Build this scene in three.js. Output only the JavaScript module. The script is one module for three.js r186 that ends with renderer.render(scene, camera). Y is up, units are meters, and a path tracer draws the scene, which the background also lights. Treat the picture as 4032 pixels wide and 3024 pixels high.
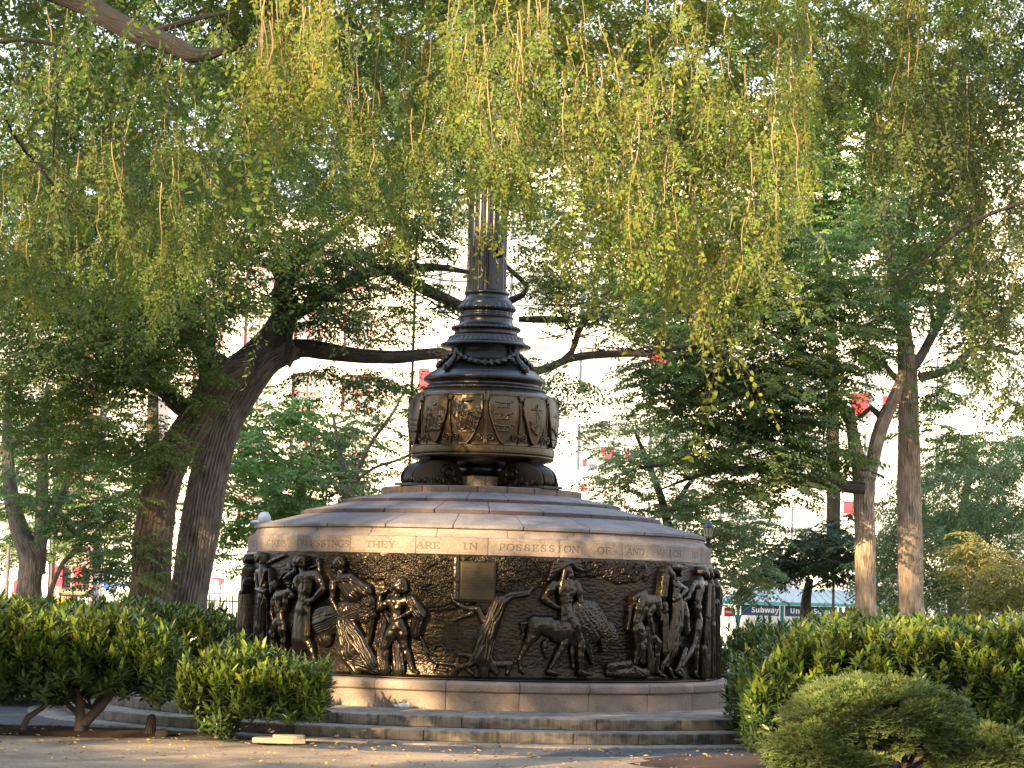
import * as THREE from 'three';
import { mergeGeometries, toCreasedNormals } from 'three/addons/utils/BufferGeometryUtils.js';
import { ImprovedNoise } from 'three/addons/math/ImprovedNoise.js';
import { FontLoader } from 'three/addons/loaders/FontLoader.js';
import { TextGeometry } from 'three/addons/geometries/TextGeometry.js';

// ------------------------------------------------------------------ camera, sky, sun, exposure
const scene = new THREE.Scene();
const LENS = 8966;                                   // focal length of the photograph in its own pixels (4032 wide)
const camera = new THREE.PerspectiveCamera(2 * Math.atan(1512 / LENS) * 180 / Math.PI, 4 / 3, 0.5, 900);
camera.position.set(0.46, 2.05, 38);
camera.rotation.set(5.3 * Math.PI / 180, 0, 1.55 * Math.PI / 180);
camera.updateMatrixWorld();

const SUN_EL = 17 * Math.PI / 180, SUN_AZ = 35 * Math.PI / 180;      // low sun behind the camera's left shoulder
const SUN = new THREE.Vector3(-Math.sin(SUN_AZ) * Math.cos(SUN_EL), Math.sin(SUN_EL), Math.cos(SUN_AZ) * Math.cos(SUN_EL));
{
  const W = 512, H = 256, d = new Float32Array(W * H * 4);
  for (let j = 0; j < H; j++) for (let i = 0; i < W; i++) {
    const el = ((j + 0.5) / H - 0.5) * Math.PI, az = ((i + 0.5) / W - 0.5) * 2 * Math.PI;
    const v = [Math.cos(el) * Math.cos(az), Math.sin(el), Math.cos(el) * Math.sin(az)];
    const up = Math.max(0, v[1]), k = Math.pow(1 - up, 1.25);
    const c = Math.max(0, v[0] * SUN.x + v[1] * SUN.y + v[2] * SUN.z);
    const g = 0.35 * Math.pow(c, 6);
    const o = (j * W + i) * 4;
    d[o] = 0.42 + 0.62 * k + g; d[o + 1] = 0.60 + 0.44 * k + g * 0.82; d[o + 2] = 0.92 + 0.12 * k + g * 0.55; d[o + 3] = 1;
  }
  const sky = new THREE.DataTexture(d, W, H, THREE.RGBAFormat, THREE.FloatType);
  sky.mapping = THREE.EquirectangularReflectionMapping; sky.magFilter = sky.minFilter = THREE.LinearFilter; sky.needsUpdate = true;
  scene.background = sky; scene.environment = sky;
  scene.backgroundIntensity = 0.52; scene.environmentIntensity = 0.52;
}
const sun = new THREE.DirectionalLight(new THREE.Color(1.0, 0.73, 0.42), 4.8);
sun.position.copy(SUN).multiplyScalar(120); sun.target.position.set(0, 2, 0);
sun.castShadow = true; sun.shadow.mapSize.set(4096, 4096);
Object.assign(sun.shadow.camera, { left: -60, right: 60, top: 50, bottom: -40, near: 1, far: 320 });
scene.add(sun, sun.target);
const renderer = new THREE.WebGLRenderer({ antialias: true });
renderer.toneMapping = THREE.LinearToneMapping;
renderer.toneMappingExposure = 4.3;
renderer.shadowMap.enabled = true;

// ------------------------------------------------------------------ helpers
let SEED = 1;
const rnd = () => { SEED = (SEED + 0x6D2B79F5) | 0; let t = Math.imul(SEED ^ (SEED >>> 15), 1 | SEED); t = (t + Math.imul(t ^ (t >>> 7), 61 | t)) ^ t; return ((t ^ (t >>> 14)) >>> 0) / 4294967296; };
const rr = (a, b) => a + (b - a) * rnd();
const gauss = () => (rnd() + rnd() + rnd() + rnd() - 2) * 1.0;
const clamp = (x, a, b) => Math.min(b, Math.max(a, x)), lerp = (a, b, t) => a + (b - a) * t;
const smooth = (a, b, x) => { const t = clamp((x - a) / (b - a), 0, 1); return t * t * (3 - 2 * t); };
const perlin = new ImprovedNoise();
const n3 = (x, y, z = 0.37) => perlin.noise(x, y, z);
const fbm = (x, y, z = 0.37, o = 4) => { let s = 0, a = 0.5; for (let i = 0; i < o; i++) { s += a * n3(x, y, z + i * 7.3); x *= 2.03; y *= 2.03; z *= 2.03; a *= 0.5; } return s; };
const V = (x, y, z) => new THREE.Vector3(x, y, z);
const camPos = camera.position.clone(), camQ = camera.quaternion.clone();
// survey of the photograph: where the sight line of a pixel (4032 x 3024) meets the upright plane at depth z
const ray = (px, py) => V((px - 2016) / LENS, -(py - 1512) / LENS, -1).applyQuaternion(camQ).normalize();
const at = (px, py, z) => { const r = ray(px, py); return r.multiplyScalar((z - camPos.z) / r.z).add(camPos); };
const at2 = (x, y, z) => at(x * 1.8228, y * 1.8228, z);           // the same for the photograph seen 2212 wide
const perPx2 = z => (38 - z) / LENS * 1.8228;                      // metres per such pixel at depth z

const taken = {};
const numbered = n => { taken[n] = (taken[n] ?? -1) + 1; return taken[n] ? n + '_' + String(taken[n]).padStart(3, '0') : n; };
const shade = m => { m.castShadow = m.receiveShadow = true; return m; };
function tag(o, label, category, group) { o.userData.label = label; o.userData.category = category; if (group) o.userData.group = group; return o; }
function thing(name, label, category, p = [0, 0, 0], group) { const o = new THREE.Group(); o.name = numbered(name); o.position.set(...p); scene.add(o); return tag(o, label, category, group); }
function mesh(name, geo, mat, parent, pos) { const m = shade(new THREE.Mesh(geo, mat)); m.name = name; if (pos) m.position.set(...pos); (parent || scene).add(m); return m; }
function structure(name, geo, mat) { const m = mesh(name, geo, mat); m.userData.kind = 'structure'; return m; }
const group = (name, parent) => { const g = new THREE.Group(); g.name = name; parent.add(g); return g; };

// textures computed from noise -----------------------------------------------------------------
const hash = (x, y, s) => { let h = Math.imul(x, 374761393) + Math.imul(y, 668265263) + Math.imul(s, 2147483647 ^ 0x5bf03635); h = Math.imul(h ^ (h >>> 13), 1274126177); return ((h ^ (h >>> 16)) >>> 0) / 4294967296; };
function wrapNoise(u, v, n, s, m = n) { // value noise that repeats after n x m cells
  const x = u * n, y = v * m, xi = Math.floor(x), yi = Math.floor(y), fx = x - xi, fy = y - yi, sx = fx * fx * (3 - 2 * fx), sy = fy * fy * (3 - 2 * fy);
  const w = (a, b) => hash(((a % n) + n) % n, ((b % m) + m) % m, s);
  return lerp(lerp(w(xi, yi), w(xi + 1, yi), sx), lerp(w(xi, yi + 1), w(xi + 1, yi + 1), sx), sy);
}
function dataTex(W, H, fn, srgb = false, repeat = 1) {
  const d = new Uint8Array(W * H * 4);
  for (let j = 0; j < H; j++) for (let i = 0; i < W; i++) { const c = fn((i + 0.5) / W, (j + 0.5) / H), o = (j * W + i) * 4; if (typeof c === 'number') { d[o] = d[o + 1] = d[o + 2] = clamp(c * 255, 0, 255); } else { d[o] = clamp(c[0] * 255, 0, 255); d[o + 1] = clamp(c[1] * 255, 0, 255); d[o + 2] = clamp(c[2] * 255, 0, 255); } d[o + 3] = 255; }
  const t = new THREE.DataTexture(d, W, H); t.wrapS = t.wrapT = THREE.RepeatWrapping; t.magFilter = THREE.LinearFilter; t.minFilter = THREE.LinearMipmapLinearFilter; t.generateMipmaps = true;
  if (srgb) t.colorSpace = THREE.SRGBColorSpace; t.repeat.set(repeat, repeat); t.needsUpdate = true; return t;
}
const octaves = (u, v, n, s, o) => { let a = 0.5, r = 0, w = 0; for (let k = 0; k < o; k++) { r += a * wrapNoise(u, v, n, s + k); w += a; n *= 2; a *= 0.55; } return r / w; };
const granitePat = (u, v) => { const f = wrapNoise(u, v, 170, 3), g = wrapNoise(u, v, 90, 5), b = octaves(u, v, 5, 11, 5); return [0, 1, 2].map(k => clamp(0.30 + 0.38 * b + 0.22 * f + 0.12 * g - (f < 0.16 ? 0.22 : 0) + (k === 0 ? 0.03 * (g - 0.4) : 0), 0, 1)); };
const T = {
  granite: dataTex(512, 512, (u, v) => granitePat(u, v)),
  graniteBump: dataTex(512, 512, (u, v) => 0.5 * octaves(u, v, 24, 21, 4) + 0.5 * wrapNoise(u, v, 150, 4)),
  streak: dataTex(512, 256, (u, v) => { const b = octaves(u, v, 4, 31, 5), s = 0.6 * wrapNoise(u, v, 60, 33, 3) + 0.4 * wrapNoise(u, v, 150, 35, 4); const k = clamp(0.25 + 0.55 * b + 0.35 * s - 0.32 * smooth(0.52, 0.72, octaves(u, v, 7, 41, 3)), 0, 1); return [k, k * 0.97, k * 0.93]; }),
  bark: dataTex(512, 512, (u, v) => { const w = 0.06 * (wrapNoise(u, v, 8, 51) - 0.5); const r = wrapNoise(u + w, v, 22, 53, 5), q = wrapNoise(u + w, v, 60, 55, 14), b = octaves(u, v, 6, 57, 4); return clamp(0.15 + 0.45 * r + 0.25 * q + 0.3 * b, 0, 1); }),
  dirt: dataTex(1024, 1024, (u, v) => { const b = octaves(u, v, 6, 61, 6), f = wrapNoise(u, v, 300, 63), g = wrapNoise(u, v, 120, 65); const k = clamp(0.28 + 0.5 * b + 0.25 * (f - 0.5) + 0.2 * (g - 0.5) + (f > 0.9 ? 0.18 : 0), 0, 1); return [k, k * 0.98, k * 0.95]; }),
  fine: dataTex(512, 512, (u, v) => octaves(u, v, 40, 71, 4)),
  patina: dataTex(512, 512, (u, v) => { const b = octaves(u, v, 5, 81, 6), s = wrapNoise(u, v, 40, 83, 6); return clamp(0.35 + 0.5 * b + 0.2 * s, 0, 1); }),
};
const std = (c, rough, o = {}) => new THREE.MeshStandardMaterial({ color: new THREE.Color().setRGB(...c), roughness: rough, ...o });
const phys = (c, rough, o = {}) => new THREE.MeshPhysicalMaterial({ color: new THREE.Color().setRGB(...c), roughness: rough, ...o });
const M = {
  granite: std([0.38, 0.305, 0.245], 0.75, { map: T.granite, bumpMap: T.graniteBump, bumpScale: 0.004, vertexColors: true }),
  graniteRoof: std([0.26, 0.235, 0.228], 0.7, { map: T.granite, bumpMap: T.graniteBump, bumpScale: 0.004, vertexColors: true }),
  step: std([0.37, 0.32, 0.265], 0.8, { map: T.streak, bumpMap: T.graniteBump, bumpScale: 0.004, vertexColors: true }),
  mortar: std([0.10, 0.085, 0.075], 0.95),
  bronze: phys([0.042, 0.031, 0.018], 0.38, { metalness: 0.9, clearcoat: 0.12, clearcoatRoughness: 0.25, map: T.patina, bumpMap: T.fine, bumpScale: 0.0015 }),
  bronzeFig: phys([0.048, 0.037, 0.024], 0.32, { metalness: 0.88, clearcoat: 0.2, clearcoatRoughness: 0.25, bumpMap: T.fine, bumpScale: 0.001 }),
  iron: std([0.02, 0.022, 0.022], 0.45, { metalness: 0.2 }),
};
// geometry helpers --------------------------------------------------------------------------------
function paint(geo, fn) { // vertex colours from a function of the place
  const p = geo.attributes.position, c = new Float32Array(p.count * 3);
  for (let i = 0; i < p.count; i++) { const k = fn(p.getX(i), p.getY(i), p.getZ(i)); if (typeof k === 'number') c[3 * i] = c[3 * i + 1] = c[3 * i + 2] = k; else c.set(k, 3 * i); }
  geo.setAttribute('color', new THREE.BufferAttribute(c, 3)); return geo;
}
function gridGeo(nu, nv, fn, uvfn, keep) { // fn(i, j) -> [x, y, z]
  const pos = new Float32Array((nu + 1) * (nv + 1) * 3), uv = new Float32Array((nu + 1) * (nv + 1) * 2), idx = [];
  for (let j = 0; j <= nv; j++) for (let i = 0; i <= nu; i++) { const k = j * (nu + 1) + i, p = fn(i, j); pos[3 * k] = p[0]; pos[3 * k + 1] = p[1]; pos[3 * k + 2] = p[2]; const t = uvfn ? uvfn(i, j) : [i / nu, j / nv]; uv[2 * k] = t[0]; uv[2 * k + 1] = t[1]; }
  for (let j = 0; j < nv; j++) for (let i = 0; i < nu; i++) { if (keep && !keep(i, j)) continue; const a = j * (nu + 1) + i, b = a + 1, c = a + nu + 1, d = c + 1; idx.push(a, b, d, a, d, c); }
  const g = new THREE.BufferGeometry(); g.setAttribute('position', new THREE.BufferAttribute(pos, 3)); g.setAttribute('uv', new THREE.BufferAttribute(uv, 2)); g.setIndex(idx); g.computeVertexNormals(); return g;
}
const polar = (r, a, y) => [r * Math.sin(a), y, r * Math.cos(a)];           // a = 0 faces the camera, + to the right
function revolve(profile, seg, a0 = -Math.PI, a1 = Math.PI, ripple) {        // profile [[r, y], ...] from low to high
  const len = [0]; for (let k = 1; k < profile.length; k++) len.push(len[k - 1] + Math.hypot(profile[k][0] - profile[k - 1][0], profile[k][1] - profile[k - 1][1]));
  return gridGeo(seg, profile.length - 1, (i, j) => { const a = lerp(a0, a1, i / seg); const [r, y] = profile[j]; return polar(ripple ? ripple(r, a, y) : r, a, y); }, (i, j) => [lerp(a0, a1, i / seg) * profile[j][0], len[j]]);
}
function refine(profile, step) { const out = [profile[0]]; for (let k = 1; k < profile.length; k++) { const [r0, y0] = profile[k - 1], [r1, y1] = profile[k], n = Math.max(1, Math.ceil(Math.hypot(r1 - r0, y1 - y0) / step)); for (let i = 1; i <= n; i++) out.push([lerp(r0, r1, i / n), lerp(y0, y1, i / n)]); } return out; }
function spline(profile, n) { const c = new THREE.CatmullRomCurve3(profile.map(([r, y]) => V(r, y, 0)), false, 'centripetal'); return c.getPoints(n).map(p => [p.x, p.y]); }
function wedge(section, a0, a1, seg, wob = 0) {            // a block of a ring: closed section [[r, y], ...] swept from a0 to a1, its end edges drawn in a little
  const n = section.length, cr = section.reduce((s, p) => s + p[0], 0) / n, cy = section.reduce((s, p) => s + p[1], 0) / n;
  const rings = []; const e = 0.012 / cr;
  const add = (a, k) => rings.push(section.map(([r, y]) => { const R = cr + (r - cr) * k, Y = cy + (y - cy) * k; return polar(R + wob * n3(a * 9, y * 5, r), a, Y); }));
  const shr = 1 - 0.010 / Math.max(0.05, Math.min(...[0, 1].map(q => Math.max(...section.map(s => s[q])) - Math.min(...section.map(s => s[q])))));
  add(a0, shr); for (let i = 0; i <= seg; i++) add(lerp(a0 + e, a1 - e, i / seg), 1); add(a1, shr);
  const pos = [], uv = [], quad = (a, b, c, d, ua, ub, uc, ud) => { for (const [p, t] of [[a, ua], [b, ub], [c, uc], [a, ua], [c, uc], [d, ud]]) { pos.push(...p); uv.push(...t); } };
  const per = [0]; for (let k = 1; k <= n; k++) { const p = section[k % n], q = section[k - 1]; per.push(per[k - 1] + Math.hypot(p[0] - q[0], p[1] - q[1])); }
  const off = [rnd() * 5, rnd() * 5];
  for (let i = 0; i + 1 < rings.length; i++) for (let k = 0; k < n; k++) { const k2 = (k + 1) % n, u0 = (a0 + (a1 - a0) * i / rings.length) * cr + off[0], u1 = (a0 + (a1 - a0) * (i + 1) / rings.length) * cr + off[0]; quad(rings[i][k], rings[i + 1][k], rings[i + 1][k2], rings[i][k2], [u0, per[k] + off[1]], [u1, per[k] + off[1]], [u1, per[k + 1] + off[1]], [u0, per[k + 1] + off[1]]); }
  const tri = THREE.ShapeUtils.triangulateShape(section.map(p => new THREE.Vector2(...p)), []);
  for (const [ring, flip] of [[rings[0], 1], [rings[rings.length - 1], 0]]) for (const t of tri) { const q = flip ? [t[0], t[2], t[1]] : t; for (const k of q) { pos.push(...ring[k]); uv.push(section[k][0], section[k][1]); } }
  const g = new THREE.BufferGeometry(); g.setAttribute('position', new THREE.Float32BufferAttribute(pos, 3)); g.setAttribute('uv', new THREE.Float32BufferAttribute(uv, 2));
  return toCreasedNormals(g, 0.5);
}
function tube(pts, radii, seg = 8, opts = {}) {              // a limb through points, with its own radius at each, bark ridges as geometry when asked
  const curve = new THREE.CatmullRomCurve3(pts, false, 'centripetal'), L = curve.getLength(), n = opts.n || Math.max(3, Math.ceil(L / (opts.step || 0.35)));
  const fr = curve.computeFrenetFrames(n, false), P = [], R = [];
  for (let j = 0; j <= n; j++) { const t = j / n; P.push(curve.getPointAt(t)); const u = curve.getUtoTmapping(t) * (radii.length - 1), k = Math.min(radii.length - 2, Math.floor(u)); R.push(lerp(radii[k], radii[k + 1], u - k)); }
  return gridGeo(seg, n, (i, j) => { const a = i / seg * 2 * Math.PI, r = R[j] * (opts.ridge ? opts.ridge(i % seg / seg * 2 * Math.PI, j / n * L, P[j]) : 1), N = fr.normals[j], B = fr.binormals[j]; return [P[j].x + r * (Math.cos(a) * N.x + Math.sin(a) * B.x), P[j].y + r * (Math.cos(a) * N.y + Math.sin(a) * B.y), P[j].z + r * (Math.cos(a) * N.z + Math.sin(a) * B.z)]; },
    (i, j) => [i / seg * Math.max(1, Math.round(R[0] * 5)), j / n * L * 0.8]);
}
const box = (x0, x1, y0, y1, z0, z1) => { const g = new THREE.BoxGeometry(x1 - x0, y1 - y0, z1 - z0); g.translate((x0 + x1) / 2, (y0 + y1) / 2, (z0 + z1) / 2); return g; };
const strip = g => { const h = g.index ? g.toNonIndexed() : g; for (const k of Object.keys(h.attributes)) if (!['position', 'normal', 'uv', 'color'].includes(k)) h.deleteAttribute(k); return h; };
const merge = list => { const l = list.map(strip); const col = l.some(g => g.attributes.color); for (const g of l) if (col && !g.attributes.color) paint(g, () => 1); return mergeGeometries(l); };
const stain = (x, y, z) => 0.80 + 0.45 * fbm(x * 0.9, y * 1.7, z * 0.9, 4) + 0.12 * n3(x * 6, y * 6, z * 6);
// ------------------------------------------------------------------ ground
const groundY = z => -1.25 * smooth(-14, -52, z);
{
  M.dirt = std([0.50, 0.375, 0.25], 0.95, { map: T.dirt, bumpMap: T.dirt, bumpScale: 0.02, vertexColors: true });
  const xs = [], zs = []; for (let k = 0; k <= 150; k++) { const t = k / 75 - 1; xs.push(Math.sign(t) * (Math.abs(t) * 14 + Math.pow(Math.abs(t), 5) * 400)); zs.push(Math.sign(t) * (Math.abs(t) * 26 + Math.pow(Math.abs(t), 5) * 400)); }
  const g = gridGeo(150, 150, (i, j) => { const x = xs[i], z = -zs[j]; return [x, groundY(z) + (Math.hypot(x, z) > 7.3 && z > -12 ? 0.02 * fbm(x * 0.7, z * 0.7, 2) : 0), z]; }, (i, j) => [xs[i] / 3.1, -zs[j] / 3.1]);
  paint(g, (x, y, z) => { const k = 0.95 + 0.6 * fbm(x * 0.5, z * 1.1, 4); return [k, k * 0.99, k * 0.97]; });
  structure('ground', g, M.dirt);
  // grey asphalt walk running round the lowest slab
  M.asphalt = std([0.105, 0.105, 0.112], 0.9, { map: T.dirt, bumpMap: T.dirt, bumpScale: 0.008 });
  const rim = a => 8.35 + 0.35 * n3(a * 3, 1.5) + 0.12 * n3(a * 14, 4.5);
  structure('asphalt_walk', gridGeo(220, 3, (i, j) => { const a = -Math.PI + i / 220 * 2 * Math.PI, r = lerp(7.15, rim(a), j / 3); return polar(r, a, 0.022 - (j === 3 ? 0.03 : 0)); }, (i, j) => [i * 0.2, j * 0.35]), M.asphalt);
  // red-brown mulch beds under the shrubs
  M.mulch = std([0.13, 0.062, 0.038], 0.95, { map: T.dirt, bumpMap: T.dirt, bumpScale: 0.05 });
  const bed = (cx, cz, rx, rz, s) => gridGeo(60, 6, (i, j) => { const a = i / 60 * 2 * Math.PI, k = (j / 6) * (1 + 0.22 * n3(Math.cos(a) * 2 + s, Math.sin(a) * 2, s)); const x = cx + rx * k * Math.cos(a), z = cz - rz * k * Math.sin(a); return [x, 0.034 + 0.05 * (1 - j / 6) + 0.02 * n3(x * 3, z * 3, s) - (j === 6 ? 0.06 : 0), z]; }, (i, j) => [i * 0.3 , j * 0.4]);
  structure('mulch_bed', bed(-6.3, 6.35, 3.4, 0.95, 3), M.mulch);
  structure('mulch_bed_001', bed(4.6, 9.2, 2.7, 1.5, 8), M.mulch);
}
// ------------------------------------------------------------------ the monument: steps, plinth, bronze frieze, lettered band, stone roof
const mon = thing('flagstaff_monument', 'round granite and bronze monument with relief figures, urn and fluted flagstaff', 'monument');
const D2R = Math.PI / 180, TAU = 2 * Math.PI;
const vc = k => (x, y, z) => { const s = stain(x, y, z) * k; return [s, s * 0.985, s * 0.97]; };
function ringOfStones(name, parent, section, n, joint, mat, gap, opts = {}) {
  for (let k = 0; k < n; k++) {
    const a0 = (joint + 360 * k / n) * D2R + gap / 2, a1 = (joint + 360 * (k + 1) / n) * D2R - gap / 2;
    const j = opts.uneven ? (hash(k, n, opts.uneven) - 0.5) * opts.jit : 0, j2 = opts.uneven ? (hash((k + 1) % n, n, opts.uneven) - 0.5) * opts.jit : 0;
    const g = wedge(section, a0 + j, a1 + j2, opts.seg || 8, 0.006), t = 0.90 + 0.22 * hash(k, 7, n * 13 + name.length);
    paint(g, (x, y, z) => { const s = stain(x, y, z) * t; return opts.tint ? opts.tint(x, y, z, s) : [s, s * 0.985, s * 0.97]; });
    if (opts.uv) opts.uv(g);
    mesh(name, g, mat, parent);
  }
}
{ // two steps and the bottom slab
  const st = group('steps', mon);
  const tread = (r0, r1, y0, y1) => [[r0, y0], [r1 - 0.005, y0], [r1, y0 + 0.01], [r1, y1 - 0.012], [r1 - 0.012, y1], [r0, y1]];
  mesh('step_core', revolve([[7.0, -0.02], [7.0, 0.02], [6.55, 0.03], [6.55, 0.165], [5.9, 0.175], [5.9, 0.325], [3.5, 0.33]], 96), M.mortar, st);
  const riserDirt = (x, y, z, s) => { const d = smooth(0.1, 0.45, fbm(Math.atan2(x, z) * 9, y * 9, 3.3)) * 0.35; const k = s * (1 - d); return [k, k * 0.97, k * 0.92]; };
  ringOfStones('slab_stone', st, tread(6.35, 7.25, -0.05, 0.045), 22, 3, M.step, 0.0012, { uneven: 3, jit: 0.12 });
  ringOfStones('step_stone', st, tread(5.7, 6.7, 0.05, 0.195), 24, -6, M.step, 0.0012, { uneven: 5, jit: 0.14, tint: riserDirt });
  ringOfStones('step_stone', st, tread(5.2, 6.05, 0.2, 0.35), 26, 2, M.step, 0.0012, { uneven: 9, jit: 0.13, tint: riserDirt });
  ringOfStones('paving_stone', st, [[3.7, 0.2], [5.18, 0.2], [5.19, 0.347], [3.7, 0.35]], 22, 5, M.step, 0.001, { uneven: 4, jit: 0.1 });
}
{ // plinth: lower course and rounded lip course
  const pl = group('plinth', mon);
  mesh('plinth_core', revolve([[4.0, 0.3], [4.0, 0.72], [3.6, 0.73]], 96), M.mortar, pl);
  const pinkish = (x, y, z, s) => [s * 1.02, s * 0.97, s * 0.93];
  ringOfStones('plinth_stone', pl, [[3.9, 0.34], [4.15, 0.34], [4.15, 0.602], [3.9, 0.602]], 24, -5.4, M.granite, 0.0018, { tint: pinkish });
  ringOfStones('plinth_stone', pl, [[3.8, 0.606], [4.155, 0.606], [4.19, 0.63], [4.20, 0.68], [4.195, 0.725], [4.17, 0.752], [4.13, 0.765], [3.8, 0.772]], 24, -5.4, M.granite, 0.0018, { tint: pinkish });
}
// ---- lettered band: the words and where they stand, in degrees round the drum
const words = [['THE', -72], ['GIOUS', -55.8], ['BLESSINGS', -38], ['THEY', -22.4], ['ARE', -10.9], ['IN', -1.6], ['POSSESSION', 14.3], ['OF', 30.3], ['AND', 39.3], ['WHICH', 51.3], ['NO', 63.5], ['OTHER', 74.6]];
function lettering(W, H, draw) { const c = document.createElement('canvas'); c.width = W; c.height = H; const x = c.getContext('2d'); x.fillStyle = '#000'; x.fillRect(0, 0, W, H); x.fillStyle = '#fff'; x.strokeStyle = '#fff'; x.textAlign = 'center'; x.textBaseline = 'middle'; draw(x); const d = x.getImageData(0, 0, W, H).data; return (u, v) => { const i = clamp(Math.floor(u * W), 0, W - 1), j = clamp(Math.floor((1 - v) * H), 0, H - 1); return d[(j * W + i) * 4] / 255; }; }
{
  const bn = group('inscription_band', mon), W = 2048, H = 64, y0 = 2.63, y1 = 2.895;
  const ink = lettering(W, H, x => { x.font = '400 33px serif'; for (const [w, deg] of words) { const p = w.length > 8 && w[0] === 'B' ? 1.72 : 1.9; [...w].forEach((ch, i) => x.fillText(ch, ((deg + (i - (w.length - 1) / 2) * p * (Math.abs(deg) > 60 ? 0.9 : 1)) + 90) / 180 * W, H * 0.50)); } });
  const col = dataTex(W, H, (u, v) => { const c = granitePat(u * 8, v * 0.18), k = 1 - 0.45 * ink(u, v); return c.map(q => q * k); });
  const bmp = dataTex(W, H, (u, v) => 0.7 - 0.6 * ink(u, v) + 0.25 * octaves(u * 8 % 1, v * 0.2, 40, 91, 2));
  col.wrapS = bmp.wrapS = THREE.ClampToEdgeWrapping;
  const mat = std([0.38, 0.30, 0.232], 0.75, { map: col, bumpMap: bmp, bumpScale: 0.012, vertexColors: true });
  mesh('band_core', revolve([[3.7, 2.6], [3.78, 2.64], [3.78, 2.88], [3.6, 2.99]], 96), M.mortar, bn);
  ringOfStones('band_stone', bn, [[3.6, y0], [3.845, y0], [3.86, y0 + 0.012], [3.86, y0 + 0.035], [3.84, y0 + 0.042], [3.84, y1 - 0.012], [3.826, y1], [3.6, y1]], 22, 2.5, mat, 0.0022, { seg: 12, uv: g => { const p = g.attributes.position, uv = g.attributes.uv; for (let i = 0; i < p.count; i++) { const x = p.getX(i), z = p.getZ(i); uv.setXY(i, (Math.atan2(x, z) / D2R + 90) / 180, (p.getY(i) - y0) / (y1 - y0)); } } });
  // hollow moulding above the band
  ringOfStones('cavetto_stone', bn, [[3.4, 2.898], [3.815, 2.898], [3.79, 2.912], [3.755, 2.935], [3.725, 2.962], [3.705, 2.99], [3.70, 3.02], [3.4, 3.02]], 22, 7.0, M.granite, 0.002);
}
{ // shallow roof of three rings of slabs, and the ring under the urn
  const rf = group('stone_roof', mon);
  mesh('roof_core', revolve([[3.55, 2.9], [3.55, 3.03], [2.2, 3.4], [1.5, 3.62], [0.4, 3.70]], 80), M.mortar, rf);
  const slab = (ri, yi, ro, yo, t) => [[ri, yi - t], [ro - 0.02, yo - t], [ro, yo - t + 0.012], [ro, yo - 0.014], [ro - 0.02, yo], [ri, yi]];
  const lilac = (x, y, z, s) => [s * 0.98, s * 0.96, s * 0.97], edgeShade = ro => (x, y, z, s) => Math.hypot(x, z) > ro - 0.013 ? [s * 0.42, s * 0.30, s * 0.27] : lilac(x, y, z, s);   // overhang shade painted dark red on the slab edges
  ringOfStones('roof_slab', rf, slab(2.86, 3.315, 3.745, 3.09, 0.066), 22, -5.6, M.graniteRoof, 0.003, { tint: lilac });
  ringOfStones('roof_slab', rf, slab(2.20, 3.52, 2.99, 3.35, 0.075), 22, 3.2, M.graniteRoof, 0.005, { tint: edgeShade(2.99) });
  ringOfStones('roof_slab', rf, slab(1.5, 3.705, 2.33, 3.55, 0.07), 22, -5, M.graniteRoof, 0.005, { tint: edgeShade(2.33) });
  ringOfStones('ring_stone', rf, [[1.1, 3.66], [1.67, 3.66], [1.675, 3.67], [1.675, 3.765], [1.66, 3.775], [1.1, 3.78]], 22, -1.5, M.granite, 0.005, { tint: (x, y, z, s) => [s * 0.78, s * 0.68, s * 0.64] });
  mesh('roof_top', revolve([[1.12, 3.775], [0.3, 3.79]], 64), M.granite, rf).geometry = paint(revolve([[1.15, 3.776], [0.3, 3.79]], 64), () => 0.8);
  // pale stone drum of two visible blocks that carries the urn
  ringOfStones('drum_stone', rf, [[0.2, 3.785], [0.47, 3.785], [0.475, 3.8], [0.475, 3.985], [0.46, 3.995], [0.2, 3.995]], 8, 9, M.granite, 0.012, { tint: (x, y, z, s) => [s * 1.15, s * 1.12, s * 1.0] });
}
// ------------------------------------------------------------------ bronze relief frieze
// A relief is modelled as heights above a curved wall. Each figure is a set of tapered limbs joined smoothly; cloth limbs carry folds.
const DRUM_R = 3.862;
const onDrum = (px, py, R = 3.96) => { // survey: where the sight line of a pixel meets the drum -> [s along the wall, y]
  const d = ray(px, py), ox = camPos.x, oz = camPos.z, A = d.x * d.x + d.z * d.z, B = ox * d.x + oz * d.z, C = ox * ox + oz * oz - R * R, q = Math.max(0, B * B - A * C), t = (-B - Math.sqrt(q)) / A;
  return [Math.atan2(ox + d.x * t, oz + d.z * t) * DRUM_R, camPos.y + d.y * t];
};
const CROP = { A: [880, 2100, 2.6976], B: [1600, 2100, 2.6976], C: [2300, 2100, 2.766] };
const smax = (a, b, k) => { if (a === -1) return b; if (b === -1) return a; const h = Math.max(k - Math.abs(a - b), 0) / k; return Math.max(a, b) + h * h * k * 0.25; };
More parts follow.
